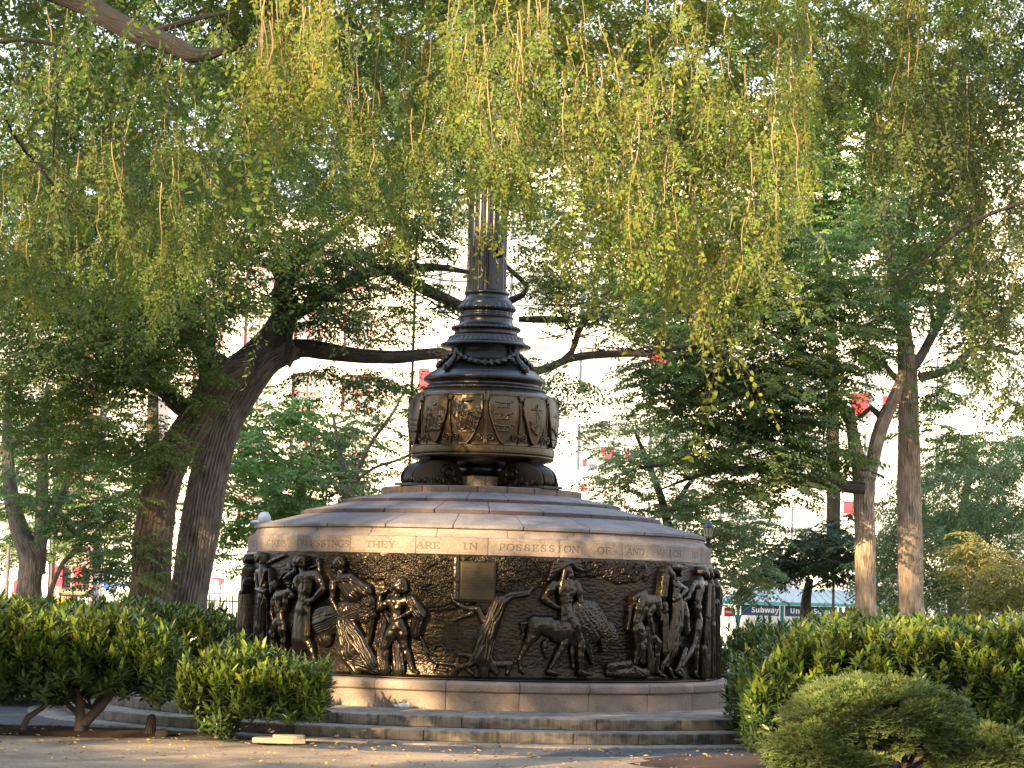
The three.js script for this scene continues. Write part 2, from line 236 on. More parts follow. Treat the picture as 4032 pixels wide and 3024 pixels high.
function bonesHeight(bones, s, y, flat = 1) {
  let h = -1;
  for (const b of bones) {
    if (s < b.lo[0] || s > b.hi[0] || y < b.lo[1] || y > b.hi[1]) continue;
    const dx = b.x1 - b.x0, dy = b.y1 - b.y0, L2 = dx * dx + dy * dy, t = L2 > 1e-9 ? clamp(((s - b.x0) * dx + (y - b.y0) * dy) / L2, 0, 1) : 0;
    const qx = s - b.x0 - t * dx, qy = y - b.y0 - t * dy, r = lerp(b.r0, b.r1, t) * (b.limb ? 0.92 + 0.2 * Math.exp(-(((t - 0.36) / 0.24) ** 2)) : 1), d2 = qx * qx + qy * qy;
    if (d2 > r * r) continue;
    let z = b.z + Math.sqrt(r * r - d2) * flat * b.k;
    const L = Math.sqrt(L2) || 1, c = (dx * qy - dy * qx) / L / r;
    if (b.fold) { const al = t * L, w = 0.35 * n3(c * 1.3 + b.x0 * 9, al * 3.2, b.y0 * 5) + 0.16 * n3(c * 3, al * 8, b.x0 * 7), m = 0.6 + 0.7 * Math.abs(n3(c * 2.2, al * 2.5, b.y1 * 4)); z += b.fold[0] * 0.011 * m * (Math.pow(Math.abs(Math.sin((c + w) * b.fold[1] * 1.3)), 0.8) - 0.55) * 2 * (1 - c * c * 0.6); }
    else z += 0.006 * n3(s * 16, y * 11, b.x0 * 11) + 0.004 * n3(s * 30, y * 24, b.x0 * 5);
    if (b.groove) z -= b.groove * 0.01 * (Math.exp(-((c / 0.16) ** 2)) + 0.35 * Math.exp(-((((t * L * 11) % 1) - 0.5) ** 2) * 30) * Math.abs(c));
    if (b.rough) z += b.rough * 0.01 * (n3(s * 34, y * 34, 2.2) + 0.7 * n3(s * 70, y * 70, 5.2));
    h = smax(h, z, 0.03);
  }
  return h;
}
function makeBones(crop, list) {
  const [cx, cy, k] = CROP[crop], m = 0.0038 / k;
  return list.map(([x0, y0, r0, x1, y1, r1, z, o = {}]) => {
    const p = onDrum(cx + x0 / k, cy + y0 / k), q = onDrum(cx + x1 / k, cy + y1 / k);
    const b = { x0: p[0], y0: p[1], r0: r0 * m * 1.1, x1: q[0], y1: q[1], r1: r1 * m * 1.1, z: z * 0.01, fold: o.f, rough: o.n, groove: o.g, k: (o.k ?? 0.9) * Math.sqrt(Math.min(1, 0.085 / (Math.max(r0, r1) * m))), limb: !o.f && !o.n && !o.k && Math.hypot(x1 - x0, y1 - y0) > 2.2 * Math.max(r0, r1) && Math.max(r0, r1) > 20 }, R = Math.max(b.r0, b.r1) * 1.13;
    b.lo = [Math.min(b.x0, b.x1) - R, Math.min(b.y0, b.y1) - R]; b.hi = [Math.max(b.x0, b.x1) + R, Math.max(b.y0, b.y1) + R]; return b;
  });
}
function reliefMesh(height, s0, s1, y0, y1, cell, place, thick = 0.02) {   // keeps only the cells that stand out of the wall
  const nu = Math.ceil((s1 - s0) / cell), nv = Math.ceil((y1 - y0) / cell), h = new Float32Array((nu + 1) * (nv + 1));
  for (let j = 0; j <= nv; j++) for (let i = 0; i <= nu; i++) h[j * (nu + 1) + i] = height(lerp(s0, s1, i / nu), lerp(y0, y1, j / nv));
  const H = (i, j) => h[j * (nu + 1) + i];
  return gridGeo(nu, nv, (i, j) => place(lerp(s0, s1, i / nu), lerp(y0, y1, j / nv), H(i, j) > -0.5 ? H(i, j) : -thick), (i, j) => [lerp(s0, s1, i / nu) * 0.8, lerp(y0, y1, j / nv) * 0.8], (i, j) => H(i, j) > -0.5 || H(i + 1, j) > -0.5 || H(i, j + 1) > -0.5 || H(i + 1, j + 1) > -0.5);
}
const drumPlace = (s, y, h) => polar(DRUM_R + h, s / DRUM_R, y);
const frieze = group('bronze_frieze', mon);
const FY0 = 0.765, FY1 = 2.635;
function figure(name, crop, list, label, cell = 0.0085) {
  const bones = makeBones(crop, list), lo = [9, 9], hi = [-9, -9];
  for (const b of bones) for (const k of [0, 1]) { lo[k] = Math.min(lo[k], b.lo[k]); hi[k] = Math.max(hi[k], b.hi[k]); }
  const g = reliefMesh((s, y) => bonesHeight(bones, s, y), lo[0] - 0.02, hi[0] + 0.02, Math.max(FY0 + 0.01, lo[1] - 0.02), Math.min(FY1 - 0.01, hi[1] + 0.02), cell, drumPlace);
  const m = mesh(name, g, M.bronzeFig, frieze); if (label) m.userData.label = label; return m;
}
{ // wall of the frieze with low-relief foliage, earth and ripples
  const canopy = (s, y) => { // outline of the oak's leaves in low relief
    const c = s / DRUM_R / D2R; let k = 0;
    for (const [a, yy, ra, ry] of [[-15, 2.42, 16, 0.24], [-5, 2.3, 9, 0.42], [-13, 2.1, 10, 0.36], [-9, 1.98, 8, 0.22], [10, 2.44, 13, 0.22], [9, 2.25, 7, 0.2], [26, 2.5, 9, 0.14], [36, 2.46, 8, 0.17]]) { const dx = (c - a) / ra, dy = (y - yy) / ry; k = Math.max(k, 1.15 - Math.hypot(dx, dy) + 0.35 * n3(c * 0.4, y * 5, 1.1)); }
    return smooth(0.1, 0.35, k);
  };
  const leafCells = (s, y) => { // overlapping leaf bumps
    const q = 0.027, xi = Math.floor(s / q), yi = Math.floor(y / q); let best = 0;
    for (let j = -1; j <= 1; j++) for (let i = -1; i <= 1; i++) { const a = xi + i, b = yi + j, ox = (a + 0.2 + 0.6 * hash(a, b + 500, 1)) * q, oy = (b + 0.2 + 0.6 * hash(a, b + 500, 2)) * q, t = hash(a, b + 500, 3) * 3.14, dx = s - ox, dy = y - oy, u = (dx * Math.cos(t) + dy * Math.sin(t)) / (q * 1.0), v = (-dx * Math.sin(t) + dy * Math.cos(t)) / (q * 0.45), d = 1 - u * u - v * v; if (d > 0) best = Math.max(best, Math.sqrt(d) * (0.5 + hash(a, b + 500, 4)) ); }
    return best;
  };
  const wall = (s, y) => {
    let h = 0.008 * fbm(s * 3, y * 4, 1) + 0.004 * n3(s * 14, y * 26, 3) + 0.003 * n3(s * 40, y * 40, 3);
    const c = canopy(s, y); if (c > 0.01) h += c * (0.010 + 0.017 * leafCells(s, y) + 0.05 * Math.max(0, fbm(s * 5 + y * 2, y * 8, 6)) + 0.02 * Math.max(0, 1 - 9 * Math.abs(n3(s * 1.6, y * 4 - s * 0.9, 4.4))));
    const g = smooth(0.98, 0.80, y + 0.05 * n3(s * 3, 0.5, 8)); h += g * (0.03 + 0.02 * fbm(s * 7, y * 16, 2));
    return h;
  };
  const n = 1500, cols = [0]; for (let i = 1; i <= n; i++) cols.push(cols[i - 1] + 1 / (i / n > 0.2 && i / n < 0.8 ? 2.1 : 1)); const at0 = i => (-100 + 200 * cols[i] / cols[n]) * D2R * DRUM_R, NR = 280;   // finer in front
  const g = gridGeo(n, NR, (i, j) => { const s = at0(i), y = lerp(FY0, FY1, j / NR); const e = Math.min(1, Math.min(j, NR - j) / 3); return drumPlace(s, y, wall(s, y) * e); }, (i, j) => [at0(i) * 0.8, lerp(FY0, FY1, j / NR) * 0.8]);
  mesh('relief_wall', g, M.bronze, frieze);
  mesh('rear_wall', revolve([[DRUM_R, FY0], [DRUM_R, FY1]], 60, 100 * D2R, 260 * D2R), M.bronze, frieze);
  mesh('base_moulding', revolve([[3.84, 0.76], [3.965, 0.77], [3.975, 0.785], [3.97, 0.80], [3.93, 0.812], [3.925, 0.83], [3.90, 0.838], [3.85, 0.84]], 180), M.bronze, frieze);
}
const f = (a, n) => ({ f: [a, n] });
figure('relief_figure', 'A', [[240, 262, 40, 245, 275, 38, 9, { n: 0.8 }], [225, 280, 30, 228, 300, 26, 10], [205, 285, 12, 200, 300, 10, 9], [240, 340, 26, 238, 370, 30, 7], [238, 400, 62, 228, 600, 60, 8, f(1, 3)], [250, 500, 30, 235, 620, 28, 12], [225, 600, 62, 215, 1000, 68, 7, f(1.6, 4)], [215, 1000, 66, 212, 1390, 72, 6, f(1.8, 4)], [180, 640, 40, 178, 1000, 56, 7, f(1.5, 3)], [178, 1000, 56, 176, 1390, 66, 7, f(1.6, 3)]], 'draped bronze figure seen from the side at the left edge of the frieze');
figure('relief_figure', 'A', [[355, 250, 38, 358, 280, 32, 9], [370, 240, 44, 376, 262, 42, 8, { n: 0.7 }], [330, 262, 10, 328, 280, 9, 9], [385, 255, 44, 392, 300, 34, 6, { n: 0.8 }], [385, 320, 26, 395, 350, 28, 6], [345, 400, 34, 440, 400, 38, 6], [400, 410, 70, 412, 560, 64, 5, f(0.6, 3)], [350, 440, 34, 366, 590, 30, 9], [366, 590, 28, 455, 625, 24, 11], [455, 620, 22, 470, 600, 16, 12], [450, 410, 18, 415, 560, 16, 11], [470, 380, 16, 495, 620, 26, 7], [410, 630, 62, 405, 660, 60, 6], [410, 690, 72, 375, 1000, 76, 5, f(1.6, 5)], [375, 1000, 76, 350, 1390, 92, 4, f(2, 6)], [440, 690, 9, 440, 1385, 9, 6], [310, 900, 22, 300, 1390, 30, 4, f(1, 2)]], 'bronze figure in a long pleated robe holding a lyre');
figure('relief_beam', 'A', [[430, 312, 22, 600, 236, 20, 2.5]], null);
figure('relief_column', 'A', [[645, 345, 34, 650, 352, 34, 1.5, { k: 0.3 }], [612, 372, 10, 690, 372, 10, 3], [648, 390, 28, 648, 560, 32, 1.5, { k: 0.4 }], [560, 480, 12, 600, 420, 12, 2.5], [600, 420, 12, 660, 402, 12, 2.5], [660, 402, 12, 700, 420, 10, 2.5], [612, 500, 9, 690, 500, 9, 3], [612, 530, 9, 690, 530, 9, 3], [640, 470, 60, 640, 480, 60, 0.8, { k: 0.2 }]], null);
figure('relief_figure', 'A', [[540, 535, 42, 548, 562, 40, 8.5, { n: 0.7 }], [515, 550, 32, 520, 580, 26, 8.5], [495, 560, 10, 494, 575, 9, 8], [555, 610, 27, 572, 645, 30, 6], [570, 680, 70, 570, 830, 58, 6, { g: 1.8 }], [590, 660, 60, 660, 640, 50, 6.5], [655, 690, 48, 640, 800, 40, 6], [690, 605, 32, 745, 660, 28, 9], [745, 660, 26, 700, 680, 22, 9], [560, 700, 20, 600, 820, 16, 11], [590, 830, 56, 600, 950, 62, 5.5], [610, 960, 64, 620, 1150, 48, 5], [620, 1150, 46, 600, 1330, 34, 4.5], [600, 1340, 26, 650, 1380, 20, 5], [560, 930, 46, 498, 1052, 38, 6.5], [495, 1058, 38, 500, 1090, 36, 6.5], [497, 1090, 34, 480, 1300, 28, 4], [520, 700, 32, 505, 850, 26, 7], [505, 850, 24, 530, 975, 18, 8], [535, 890, 8, 535, 1320, 8, 9]], 'nude bronze youth seen from behind, leaning on a staff');
figure('relief_figure', 'A', [[795, 285, 52, 808, 300, 50, 9], [835, 290, 52, 842, 330, 44, 9, { n: 0.7 }], [770, 300, 20, 790, 296, 20, 12], [775, 325, 14, 790, 330, 16, 12], [750, 305, 13, 742, 325, 11, 10], [765, 345, 26, 768, 392, 18, 11, { n: 0.7 }], [785, 270, 12, 760, 280, 12, 13], [820, 360, 38, 838, 430, 46, 7], [855, 450, 60, 985, 450, 56, 7.5], [800, 490, 62, 800, 560, 56, 7.5], [880, 500, 86, 875, 610, 80, 6.5, { g: 1.6 }], [850, 610, 80, 855, 700, 80, 6.5, { g: 1.4 }], [1005, 455, 50, 1080, 590, 40, 10], [1080, 590, 38, 965, 715, 27, 13], [960, 712, 28, 905, 712, 20, 14], [915, 720, 9, 885, 745, 8, 16], [935, 725, 9, 905, 755, 8, 16], [950, 730, 9, 925, 758, 8, 16], [770, 500, 40, 745, 580, 32, 8], [690, 452, 26, 770, 402, 28, 11], [642, 482, 17, 700, 448, 20, 10], [850, 720, 84, 850, 800, 104, 6, f(0.5, 2)], [835, 800, 108, 815, 1110, 134, 5.5, f(0.7, 2)], [900, 840, 40, 890, 1080, 50, 8, f(0.6, 2)], [885, 1130, 52, 960, 1370, 34, 6], [960, 1375, 28, 1015, 1398, 20, 6], [795, 1100, 60, 772, 1390, 44, 4.5], [770, 860, 10, 720, 1000, 10, 10]], 'bearded bronze smith in a leather apron, hand on hip');
figure('relief_hammer', 'A', [[870, 372, 16, 985, 332, 16, 4], [983, 285, 24, 1000, 400, 26, 5]], null);
figure('relief_sheaf', 'A', [[1560, 770, 96, 1060, 930, 170, 3.5, f(1.1, 12)], [1010, 900, 100, 1060, 1110, 96, 3, f(1.0, 9)], [1540, 740, 90, 1500, 880, 76, 7.5, { n: 2.2 }], [1580, 860, 50, 1530, 900, 40, 8, { n: 2 }]], null);
figure('relief_figure', 'A', [[1205, 325, 52, 1212, 345, 52, 8], [1232, 298, 54, 1250, 325, 48, 9, f(0.5, 4)], [1250, 350, 34, 1262, 390, 24, 8], [1150, 342, 13, 1138, 368, 11, 10], [1160, 392, 18, 1190, 400, 28, 9], [1222, 400, 36, 1245, 450, 42, 7], [1240, 490, 58, 1340, 480, 60, 7, f(0.7, 4)], [1260, 520, 72, 1370, 640, 104, 6.5, f(0.8, 5)], [1350, 500, 62, 1500, 620, 84, 7, f(0.9, 4)], [1166, 520, 42, 1160, 700, 34, 9], [1160, 700, 33, 1262, 910, 22, 12], [1262, 910, 22, 1290, 950, 13, 12], [1270, 960, 110, 1330, 1250, 116, 4.5, f(1.7, 6)], [1340, 1000, 88, 1560, 1370, 82, 5.5, f(1.7, 6)], [1420, 1370, 82, 1620, 1455, 44, 4.5, f(1.8, 5)], [1250, 1250, 70, 1400, 1450, 70, 3.5, f(1.6, 5)], [1560, 890, 48, 1530, 1140, 30, 5, f(1.3, 4)]], 'bronze woman with a turban bending over a sheaf of wheat');
figure('relief_figure', 'A', [[1720, 860, 52, 1660, 1150, 62, 2, f(1.2, 4)], [1660, 1150, 62, 1690, 1440, 80, 2, f(1.5, 5)], [1830, 1150, 60, 1850, 1450, 76, 1.5, f(1.4, 5)], [1850, 558, 55, 1862, 585, 52, 9], [1885, 525, 62, 1910, 590, 50, 7, { n: 1.1 }], [1800, 575, 12, 1795, 590, 10, 11], [1842, 630, 30, 1835, 685, 36, 7], [1765, 730, 50, 1900, 725, 54, 7.5], [1788, 765, 38, 1788, 770, 38, 9.5], [1866, 768, 38, 1866, 773, 38, 9.5], [1825, 800, 62, 1832, 900, 56, 7, { g: 1 }], [1840, 920, 74, 1850, 985, 80, 6.5], [1815, 1010, 64, 1718, 1200, 46, 9.5], [1718, 1200, 42, 1725, 1430, 28, 7.5], [1725, 1450, 24, 1680, 1475, 20, 7], [1890, 1010, 62, 1915, 1200, 46, 7], [1915, 1200, 42, 1995, 1440, 28, 5.5], [1995, 1450, 24, 2050, 1478, 18, 5], [1752, 725, 38, 1655, 800, 32, 9], [1648, 805, 28, 1672, 640, 23, 10], [1675, 635, 25, 1735, 608, 17, 10], [1935, 700, 40, 2000, 815, 32, 8], [1995, 830, 28, 1890, 885, 20, 11], [1890, 885, 22, 1860, 900, 14, 12], [1985, 720, 68, 2080, 860, 76, 6, f(1.5, 6)], [2065, 880, 72, 2035, 1060, 58, 5, f(1.6, 5)], [1720, 860, 22, 1800, 1000, 22, 8, f(0.8, 3)]], 'nude bronze woman drawing a cloak round her shoulders');
figure('relief_serpent', 'A', [[2080, 1100, 17, 2170, 1270, 12, 4], [2170, 1270, 12, 2240, 1300, 12, 4], [2100, 1180, 13, 2160, 1330, 12, 4], [2160, 1330, 12, 2210, 1370, 12, 4]], null);
figure('relief_tree', 'B', [[990, 735, 76, 865, 1060, 88, 5, f(1.7, 6)], [865, 1060, 88, 800, 1310, 104, 5, f(2, 6)], [1000, 745, 58, 1120, 655, 42, 5, f(1, 4)], [1120, 655, 42, 1290, 640, 36, 5.5, f(0.8, 3)], [1290, 640, 26, 1360, 570, 16, 5], [820, 930, 40, 765, 805, 34, 5.5, f(0.7, 3)], [765, 805, 34, 620, 792, 28, 5], [620, 792, 28, 510, 730, 24, 5], [505, 725, 22, 480, 650, 22, 5], [700, 850, 28, 600, 880, 24, 5, { n: 0.5 }], [600, 880, 22, 500, 930, 14, 5], [800, 1300, 62, 660, 1395, 38, 5, f(0.8, 3)], [660, 1395, 36, 530, 1430, 26, 4.5], [530, 1430, 24, 515, 1500, 22, 4], [780, 1330, 42, 620, 1290, 28, 4], [620, 1290, 26, 540, 1285, 22, 4], [545, 1285, 20, 530, 1400, 20, 4], [560, 1400, 24, 440, 1390, 24, 4], [440, 1390, 22, 320, 1375, 18, 4], [320, 1375, 16, 290, 1440, 16, 4], [290, 1440, 14, 420, 1460, 18, 4], [640, 1440, 26, 700, 1490, 26, 4], [860, 1330, 64, 960, 1480, 34, 4, f(0.8, 3)], [940, 1390, 40, 1110, 1385, 36, 3.5, { n: 0.6 }], [1110, 1385, 34, 1080, 1490, 24, 3.5], [820, 1400, 60, 830, 1500, 50, 4, f(1.2, 4)]], 'gnarled bronze tree with twisting roots in the middle of the frieze');
figure('relief_serpent', 'B', [[215, 1190, 12, 280, 1225, 14, 3], [280, 1225, 14, 300, 1190, 14, 3], [300, 1190, 14, 380, 1190, 16, 3], [380, 1190, 15, 410, 1230, 14, 3], [410, 1230, 13, 490, 1235, 9, 3]], null);
{ // round medallion in low relief
  const c = onDrum(1600 + 672 / 2.6976, 2100 + 1040 / 2.6976), R = 0.105;
  mesh('relief_medallion', reliefMesh((s, y) => { const d = Math.hypot(s - c[0], y - c[1]); if (d > R) return -1; let h = 0.012 + (d > R * 0.86 ? 0.008 : 0); if (d < R * 0.8) h += 0.006 * (Math.abs(Math.sin((y - c[1]) * 130)) > 0.75 && Math.abs(s - c[0]) < 0.07 && Math.abs(y - c[1]) > 0.02 ? 1 : 0) + 0.008 * Math.max(0, 1 - Math.hypot((s - c[0]) / 0.05, (y - c[1]) / 0.015)); return h; }, c[0] - R - 0.01, c[0] + R + 0.01, c[1] - R - 0.01, c[1] + R + 0.01, 0.004, drumPlace), M.bronzeFig, frieze);
}
{ // scroll tablet with raised lines of text and its rolled edge
  const p = onDrum(1600 + 560 / 2.6976, 2100 + 715 / 2.6976, 3.92), q = onDrum(1600 + 950 / 2.6976, 2100 + 305 / 2.6976, 3.92), W = 512, H = 512;
  const lines = ['THIS MONUMENT SETTING FORTH', 'IN ENDURING BRONZE THE FULL', 'TEXT OF THE IMMORTAL DECLA', 'RATION OF INDEPENDENCE IS', 'DEDICATED TO THE CITY OF', 'NEW YORK IN COMMEMORATION', 'OF THE ONE HUNDRED FIFTIETH', 'ANNIVERSARY', 'JULY 4th A.D. 1926'];
  const ink = lettering(W, H, x => { x.font = '700 27px serif'; lines.forEach((t, i) => { const w = x.measureText(t).width, k = i < 7 ? Math.min(1.3, 460 / w) : 1.0; x.save(); x.translate(W / 2, 78 + i * 37); x.scale(k, 1); x.fillText(t, 0, 0); x.restore(); if (i < 8) x.fillRect(28, 96 + i * 37, 456, 2); }); });
  const mat = phys([0.075, 0.056, 0.033], 0.45, { metalness: 0.85, clearcoat: 0.25, clearcoatRoughness: 0.4, map: dataTex(W, H, (u, v) => { const k = 0.45 + 0.55 * ink(u, v) + 0.2 * (octaves(u, v, 8, 5, 4) - 0.5); return k; }), bumpMap: dataTex(W, H, (u, v) => ink(u, v)), bumpScale: 0.006 });
  const g = gridGeo(40, 40, (i, j) => { const e = (i === 0 || j === 0 || i === 40 || j === 40) ? -0.03 : 0; return drumPlace(lerp(p[0], q[0], i / 40), lerp(p[1], q[1], j / 40) + 0.008 * Math.sin(i * 0.2) * (j === 40 ? 1 : 0), 0.075 + e); });
  mesh('scroll_tablet', g, mat, frieze);
  mesh('tablet_edge', merge([reliefMesh(() => 0.071, p[0] - 0.004, q[0] + 0.004, p[1] - 0.004, q[1] + 0.004, 0.03, drumPlace), gridGeo(12, 1, (i, j) => drumPlace(lerp(p[0], q[0], i / 12), p[1] - 0.004, j ? 0 : 0.071)), gridGeo(1, 12, (i, j) => drumPlace(q[0] + 0.004, lerp(p[1], q[1], j / 12), i ? 0 : 0.071))]), M.bronze, frieze);
  const roll = figure('tablet_roll', 'B', [[528, 268, 36, 522, 690, 36, 5]], null); roll.userData.label = 'rolled up left edge of the bronze scroll';
}
figure('relief_bison', 'B', [[1375, 960, 84, 1520, 965, 84, 5], [1370, 1000, 84, 1345, 1090, 66, 6], [1520, 1000, 92, 1720, 1040, 128, 5.5], [1720, 990, 128, 1860, 960, 140, 5.5], [1600, 1090, 70, 1800, 1120, 84, 5], [1325, 1110, 54, 1262, 1230, 34, 5.5], [1262, 1230, 30, 1205, 1340, 23, 5.5], [1205, 1340, 21, 1222, 1440, 20, 5], [1222, 1450, 24, 1250, 1480, 20, 4.5], [1480, 1170, 36, 1478, 1250, 26, 3.5], [1478, 1250, 22, 1510, 1320, 24, 4], [1880, 880, 170, 1960, 1000, 165, 5, { n: 1.2, f: [0.9, 8] }], [1960, 820, 110, 2060, 930, 90, 5, { n: 1.4, f: [0.8, 6] }], [2130, 1020, 92, 2172, 1105, 84, 8, { n: 2.0 }], [2110, 1150, 54, 2110, 1230, 34, 6.5, { n: 1.6 }], [2062, 1000, 15, 2040, 955, 8, 12], [2200, 960, 14, 2225, 1000, 8, 12], [1915, 1140, 64, 1960, 1270, 34, 4.5], [1960, 1270, 28, 1990, 1380, 20, 4.5], [1780, 1200, 40, 1790, 1420, 24, 3], [1295, 950, 20, 1222, 962, 17, 6.5], [1222, 962, 16, 1250, 1080, 12, 5.5], [1240, 1085, 13, 1185, 1120, 9, 5]], 'bronze bison with lowered woolly head walking to the right');
figure('relief_figure', 'B', [[1370, 290, 9, 1482, 485, 9, 4], ...Array.from({ length: 12 }, (_, i) => { const t = i / 11; return [lerp(1765, 1690, t), lerp(300, 350, t), 9, lerp(1590, 1500, Math.pow(t, 0.8)) + (t < 0.25 ? 60 - 240 * t : 0), lerp(262, 500, t), 17, 9 + 3 * Math.sin(t * 3) + (i % 2) * 2.2, { k: 1.1 }]; }), ...Array.from({ length: 7 }, (_, i) => { const t = i / 6; return [1740, lerp(300, 340, t), 9, lerp(1850, 1880, t), lerp(290, 410, t), 17, 5 + (i % 2) * 2, { k: 1.1 }]; }), [1700, 310, 42, 1750, 320, 40, 8.5], [1690, 330, 30, 1625, 640, 22, 12, f(0.7, 3)], [1715, 390, 44, 1735, 440, 42, 10], [1735, 460, 30, 1720, 510, 36, 9], [1620, 540, 46, 1800, 530, 46, 8], [1700, 575, 88, 1695, 700, 76, 8, { g: 2 }], [1695, 600, 12, 1700, 760, 10, 15], [1640, 600, 40, 1640, 640, 36, 11], [1765, 600, 36, 1760, 640, 34, 11], [1695, 740, 68, 1700, 825, 74, 7.5], [1812, 550, 40, 1850, 720, 33, 10], [1850, 720, 31, 1888, 915, 22, 10], [1888, 920, 24, 1905, 990, 13, 10], [1565, 545, 48, 1462, 690, 39, 10], [1462, 700, 37, 1600, 785, 26, 10], [1700, 840, 76, 1715, 890, 78, 8], [1670, 930, 58, 1690, 1120, 44, 9.5], [1690, 1130, 42, 1640, 1240, 38, 9.5], [1640, 1240, 36, 1535, 1430, 24, 9], [1745, 890, 72, 1850, 1150, 48, 10.5], [1855, 1155, 44, 1845, 1300, 42, 10], [1845, 1300, 40, 1850, 1455, 27, 9.5], [1510, 1470, 26, 1630, 1495, 17, 8], [1840, 1475, 28, 1955, 1498, 17, 9], [1640, 830, 16, 1640, 1000, 12, 14]], 'bronze figure in a long feathered headdress seen from behind beside the bison');
figure('relief_rock', 'C', [[300, 1455, 50, 520, 1420, 46, 3, { n: 0.7 }], [290, 1520, 46, 700, 1520, 60, 2, { n: 1 }], [560, 1470, 50, 720, 1540, 30, 3, { n: 0.8 }]], null);
figure('relief_figure', 'C', [[780, 740, 74, 640, 740, 82, 9], [640, 740, 84, 580, 960, 74, 8.5, { g: 2 }], [720, 820, 60, 690, 880, 50, 10], [560, 690, 28, 650, 650, 40, 10], [548, 700, 26, 545, 770, 24, 10], [795, 790, 56, 800, 860, 46, 10], [875, 780, 46, 882, 835, 44, 8.5, { n: 1 }], [870, 850, 30, 850, 940, 26, 7, f(0.7, 4)], [590, 1050, 84, 605, 1095, 78, 8.5], [590, 1120, 66, 600, 1260, 50, 8.5], [600, 1260, 46, 565, 1410, 34, 7], [640, 1120, 50, 640, 1400, 36, 8], [690, 900, 38, 735, 1080, 27, 11], [700, 1050, 50, 740, 1480, 50, 6, f(1.2, 4)], [765, 1140, 44, 800, 1195, 48, 9], [800, 1195, 46, 795, 1330, 42, 8], [795, 1330, 40, 800, 1480, 30, 7.5], [800, 1495, 27, 905, 1562, 16, 6], [520, 800, 26, 490, 1050, 18, 6, f(0.7, 3)]], 'nude bronze figure bowed forward with bent back and lowered head', 0.008);
figure('relief_figure', 'C', [[915, 415, 55, 925, 430, 50, 9, { n: 0.8 }], [950, 445, 44, 960, 470, 36, 9.5], [975, 440, 11, 985, 455, 9, 11], [885, 480, 58, 868, 680, 50, 7, f(0.9, 6)], [960, 368, 30, 1040, 365, 32, 10], [1042, 370, 30, 1050, 450, 26, 9], [960, 500, 30, 970, 540, 36, 8], [1000, 570, 62, 985, 690, 60, 8.5], [985, 560, 38, 1100, 610, 30, 12], [1085, 620, 30, 1005, 700, 26, 13], [1000, 700, 26, 960, 730, 16, 13], [1020, 760, 92, 1005, 1000, 102, 7, f(1.6, 6)], [1075, 780, 52, 1105, 1060, 56, 10], [1000, 1000, 102, 955, 1260, 92, 6, f(1.7, 6)], [900, 900, 46, 890, 1290, 50, 5, f(1.3, 4)], [980, 1265, 46, 870, 1420, 30, 8], [865, 1425, 28, 845, 1540, 22, 7], [1095, 1275, 42, 1020, 1480, 26, 9.5], [1010, 1500, 24, 1095, 1562, 15, 8], [945, 1480, 30, 990, 1560, 20, 6]], 'bronze woman with one arm raised over her head and long falling hair', 0.008);
figure('relief_figure', 'C', [[1295, 420, 54, 1310, 430, 52, 10, { n: 0.8 }], [1325, 450, 44, 1330, 465, 38, 10.5], [1345, 460, 11, 1352, 480, 10, 11], [1270, 500, 38, 1250, 540, 48, 9], [1185, 560, 48, 1300, 555, 52, 10], [1240, 610, 78, 1220, 720, 68, 10, { g: 2 }], [1165, 575, 38, 1115, 690, 29, 12], [1115, 695, 27, 1065, 725, 20, 13], [1215, 760, 62, 1230, 900, 64, 9], [1235, 950, 62, 1190, 1200, 46, 10], [1175, 1240, 44, 1060, 1440, 26, 10], [1050, 1480, 26, 1100, 1555, 16, 8], [1240, 960, 58, 1225, 1250, 42, 8.5], [1222, 1250, 40, 1225, 1500, 30, 8.5], [1215, 1520, 26, 1250, 1565, 16, 8], [1350, 570, 38, 1330, 900, 50, 9.5, f(1.1, 4)], [1330, 900, 54, 1318, 1530, 62, 8.5, f(1.8, 5)], [1290, 1260, 52, 1300, 1545, 56, 9, f(1.6, 5)]], 'bronze man seen from behind stretching an arm toward the woman', 0.008);
figure('relief_figure', 'C', [[1385, 428, 42, 1392, 455, 42, 7], [1408, 455, 10, 1412, 470, 9, 8], [1398, 500, 26, 1400, 560, 40, 6], [1400, 570, 44, 1402, 1000, 48, 6.5, f(1.3, 4)], [1402, 1000, 48, 1402, 1540, 54, 6.5, f(1.6, 4)]], 'draped bronze figure half hidden behind the man at the right end', 0.009);
figure('relief_figure', 'C', [[1438, 425, 42, 1440, 445, 40, 10, { n: 0.8 }], [1452, 450, 34, 1455, 470, 28, 11], [1466, 450, 10, 1468, 470, 9, 12], [1440, 510, 26, 1438, 560, 40, 9], [1438, 580, 56, 1444, 760, 52, 9.5, f(0.8, 3)], [1456, 620, 30, 1462, 760, 26, 14], [1462, 760, 26, 1474, 880, 20, 14], [1430, 760, 56, 1440, 1200, 58, 8.5, f(1.6, 4)], [1440, 1200, 58, 1440, 1545, 62, 8.5, f(1.8, 4)]], 'bronze figure in profile at the right edge of the frieze', 0.009);
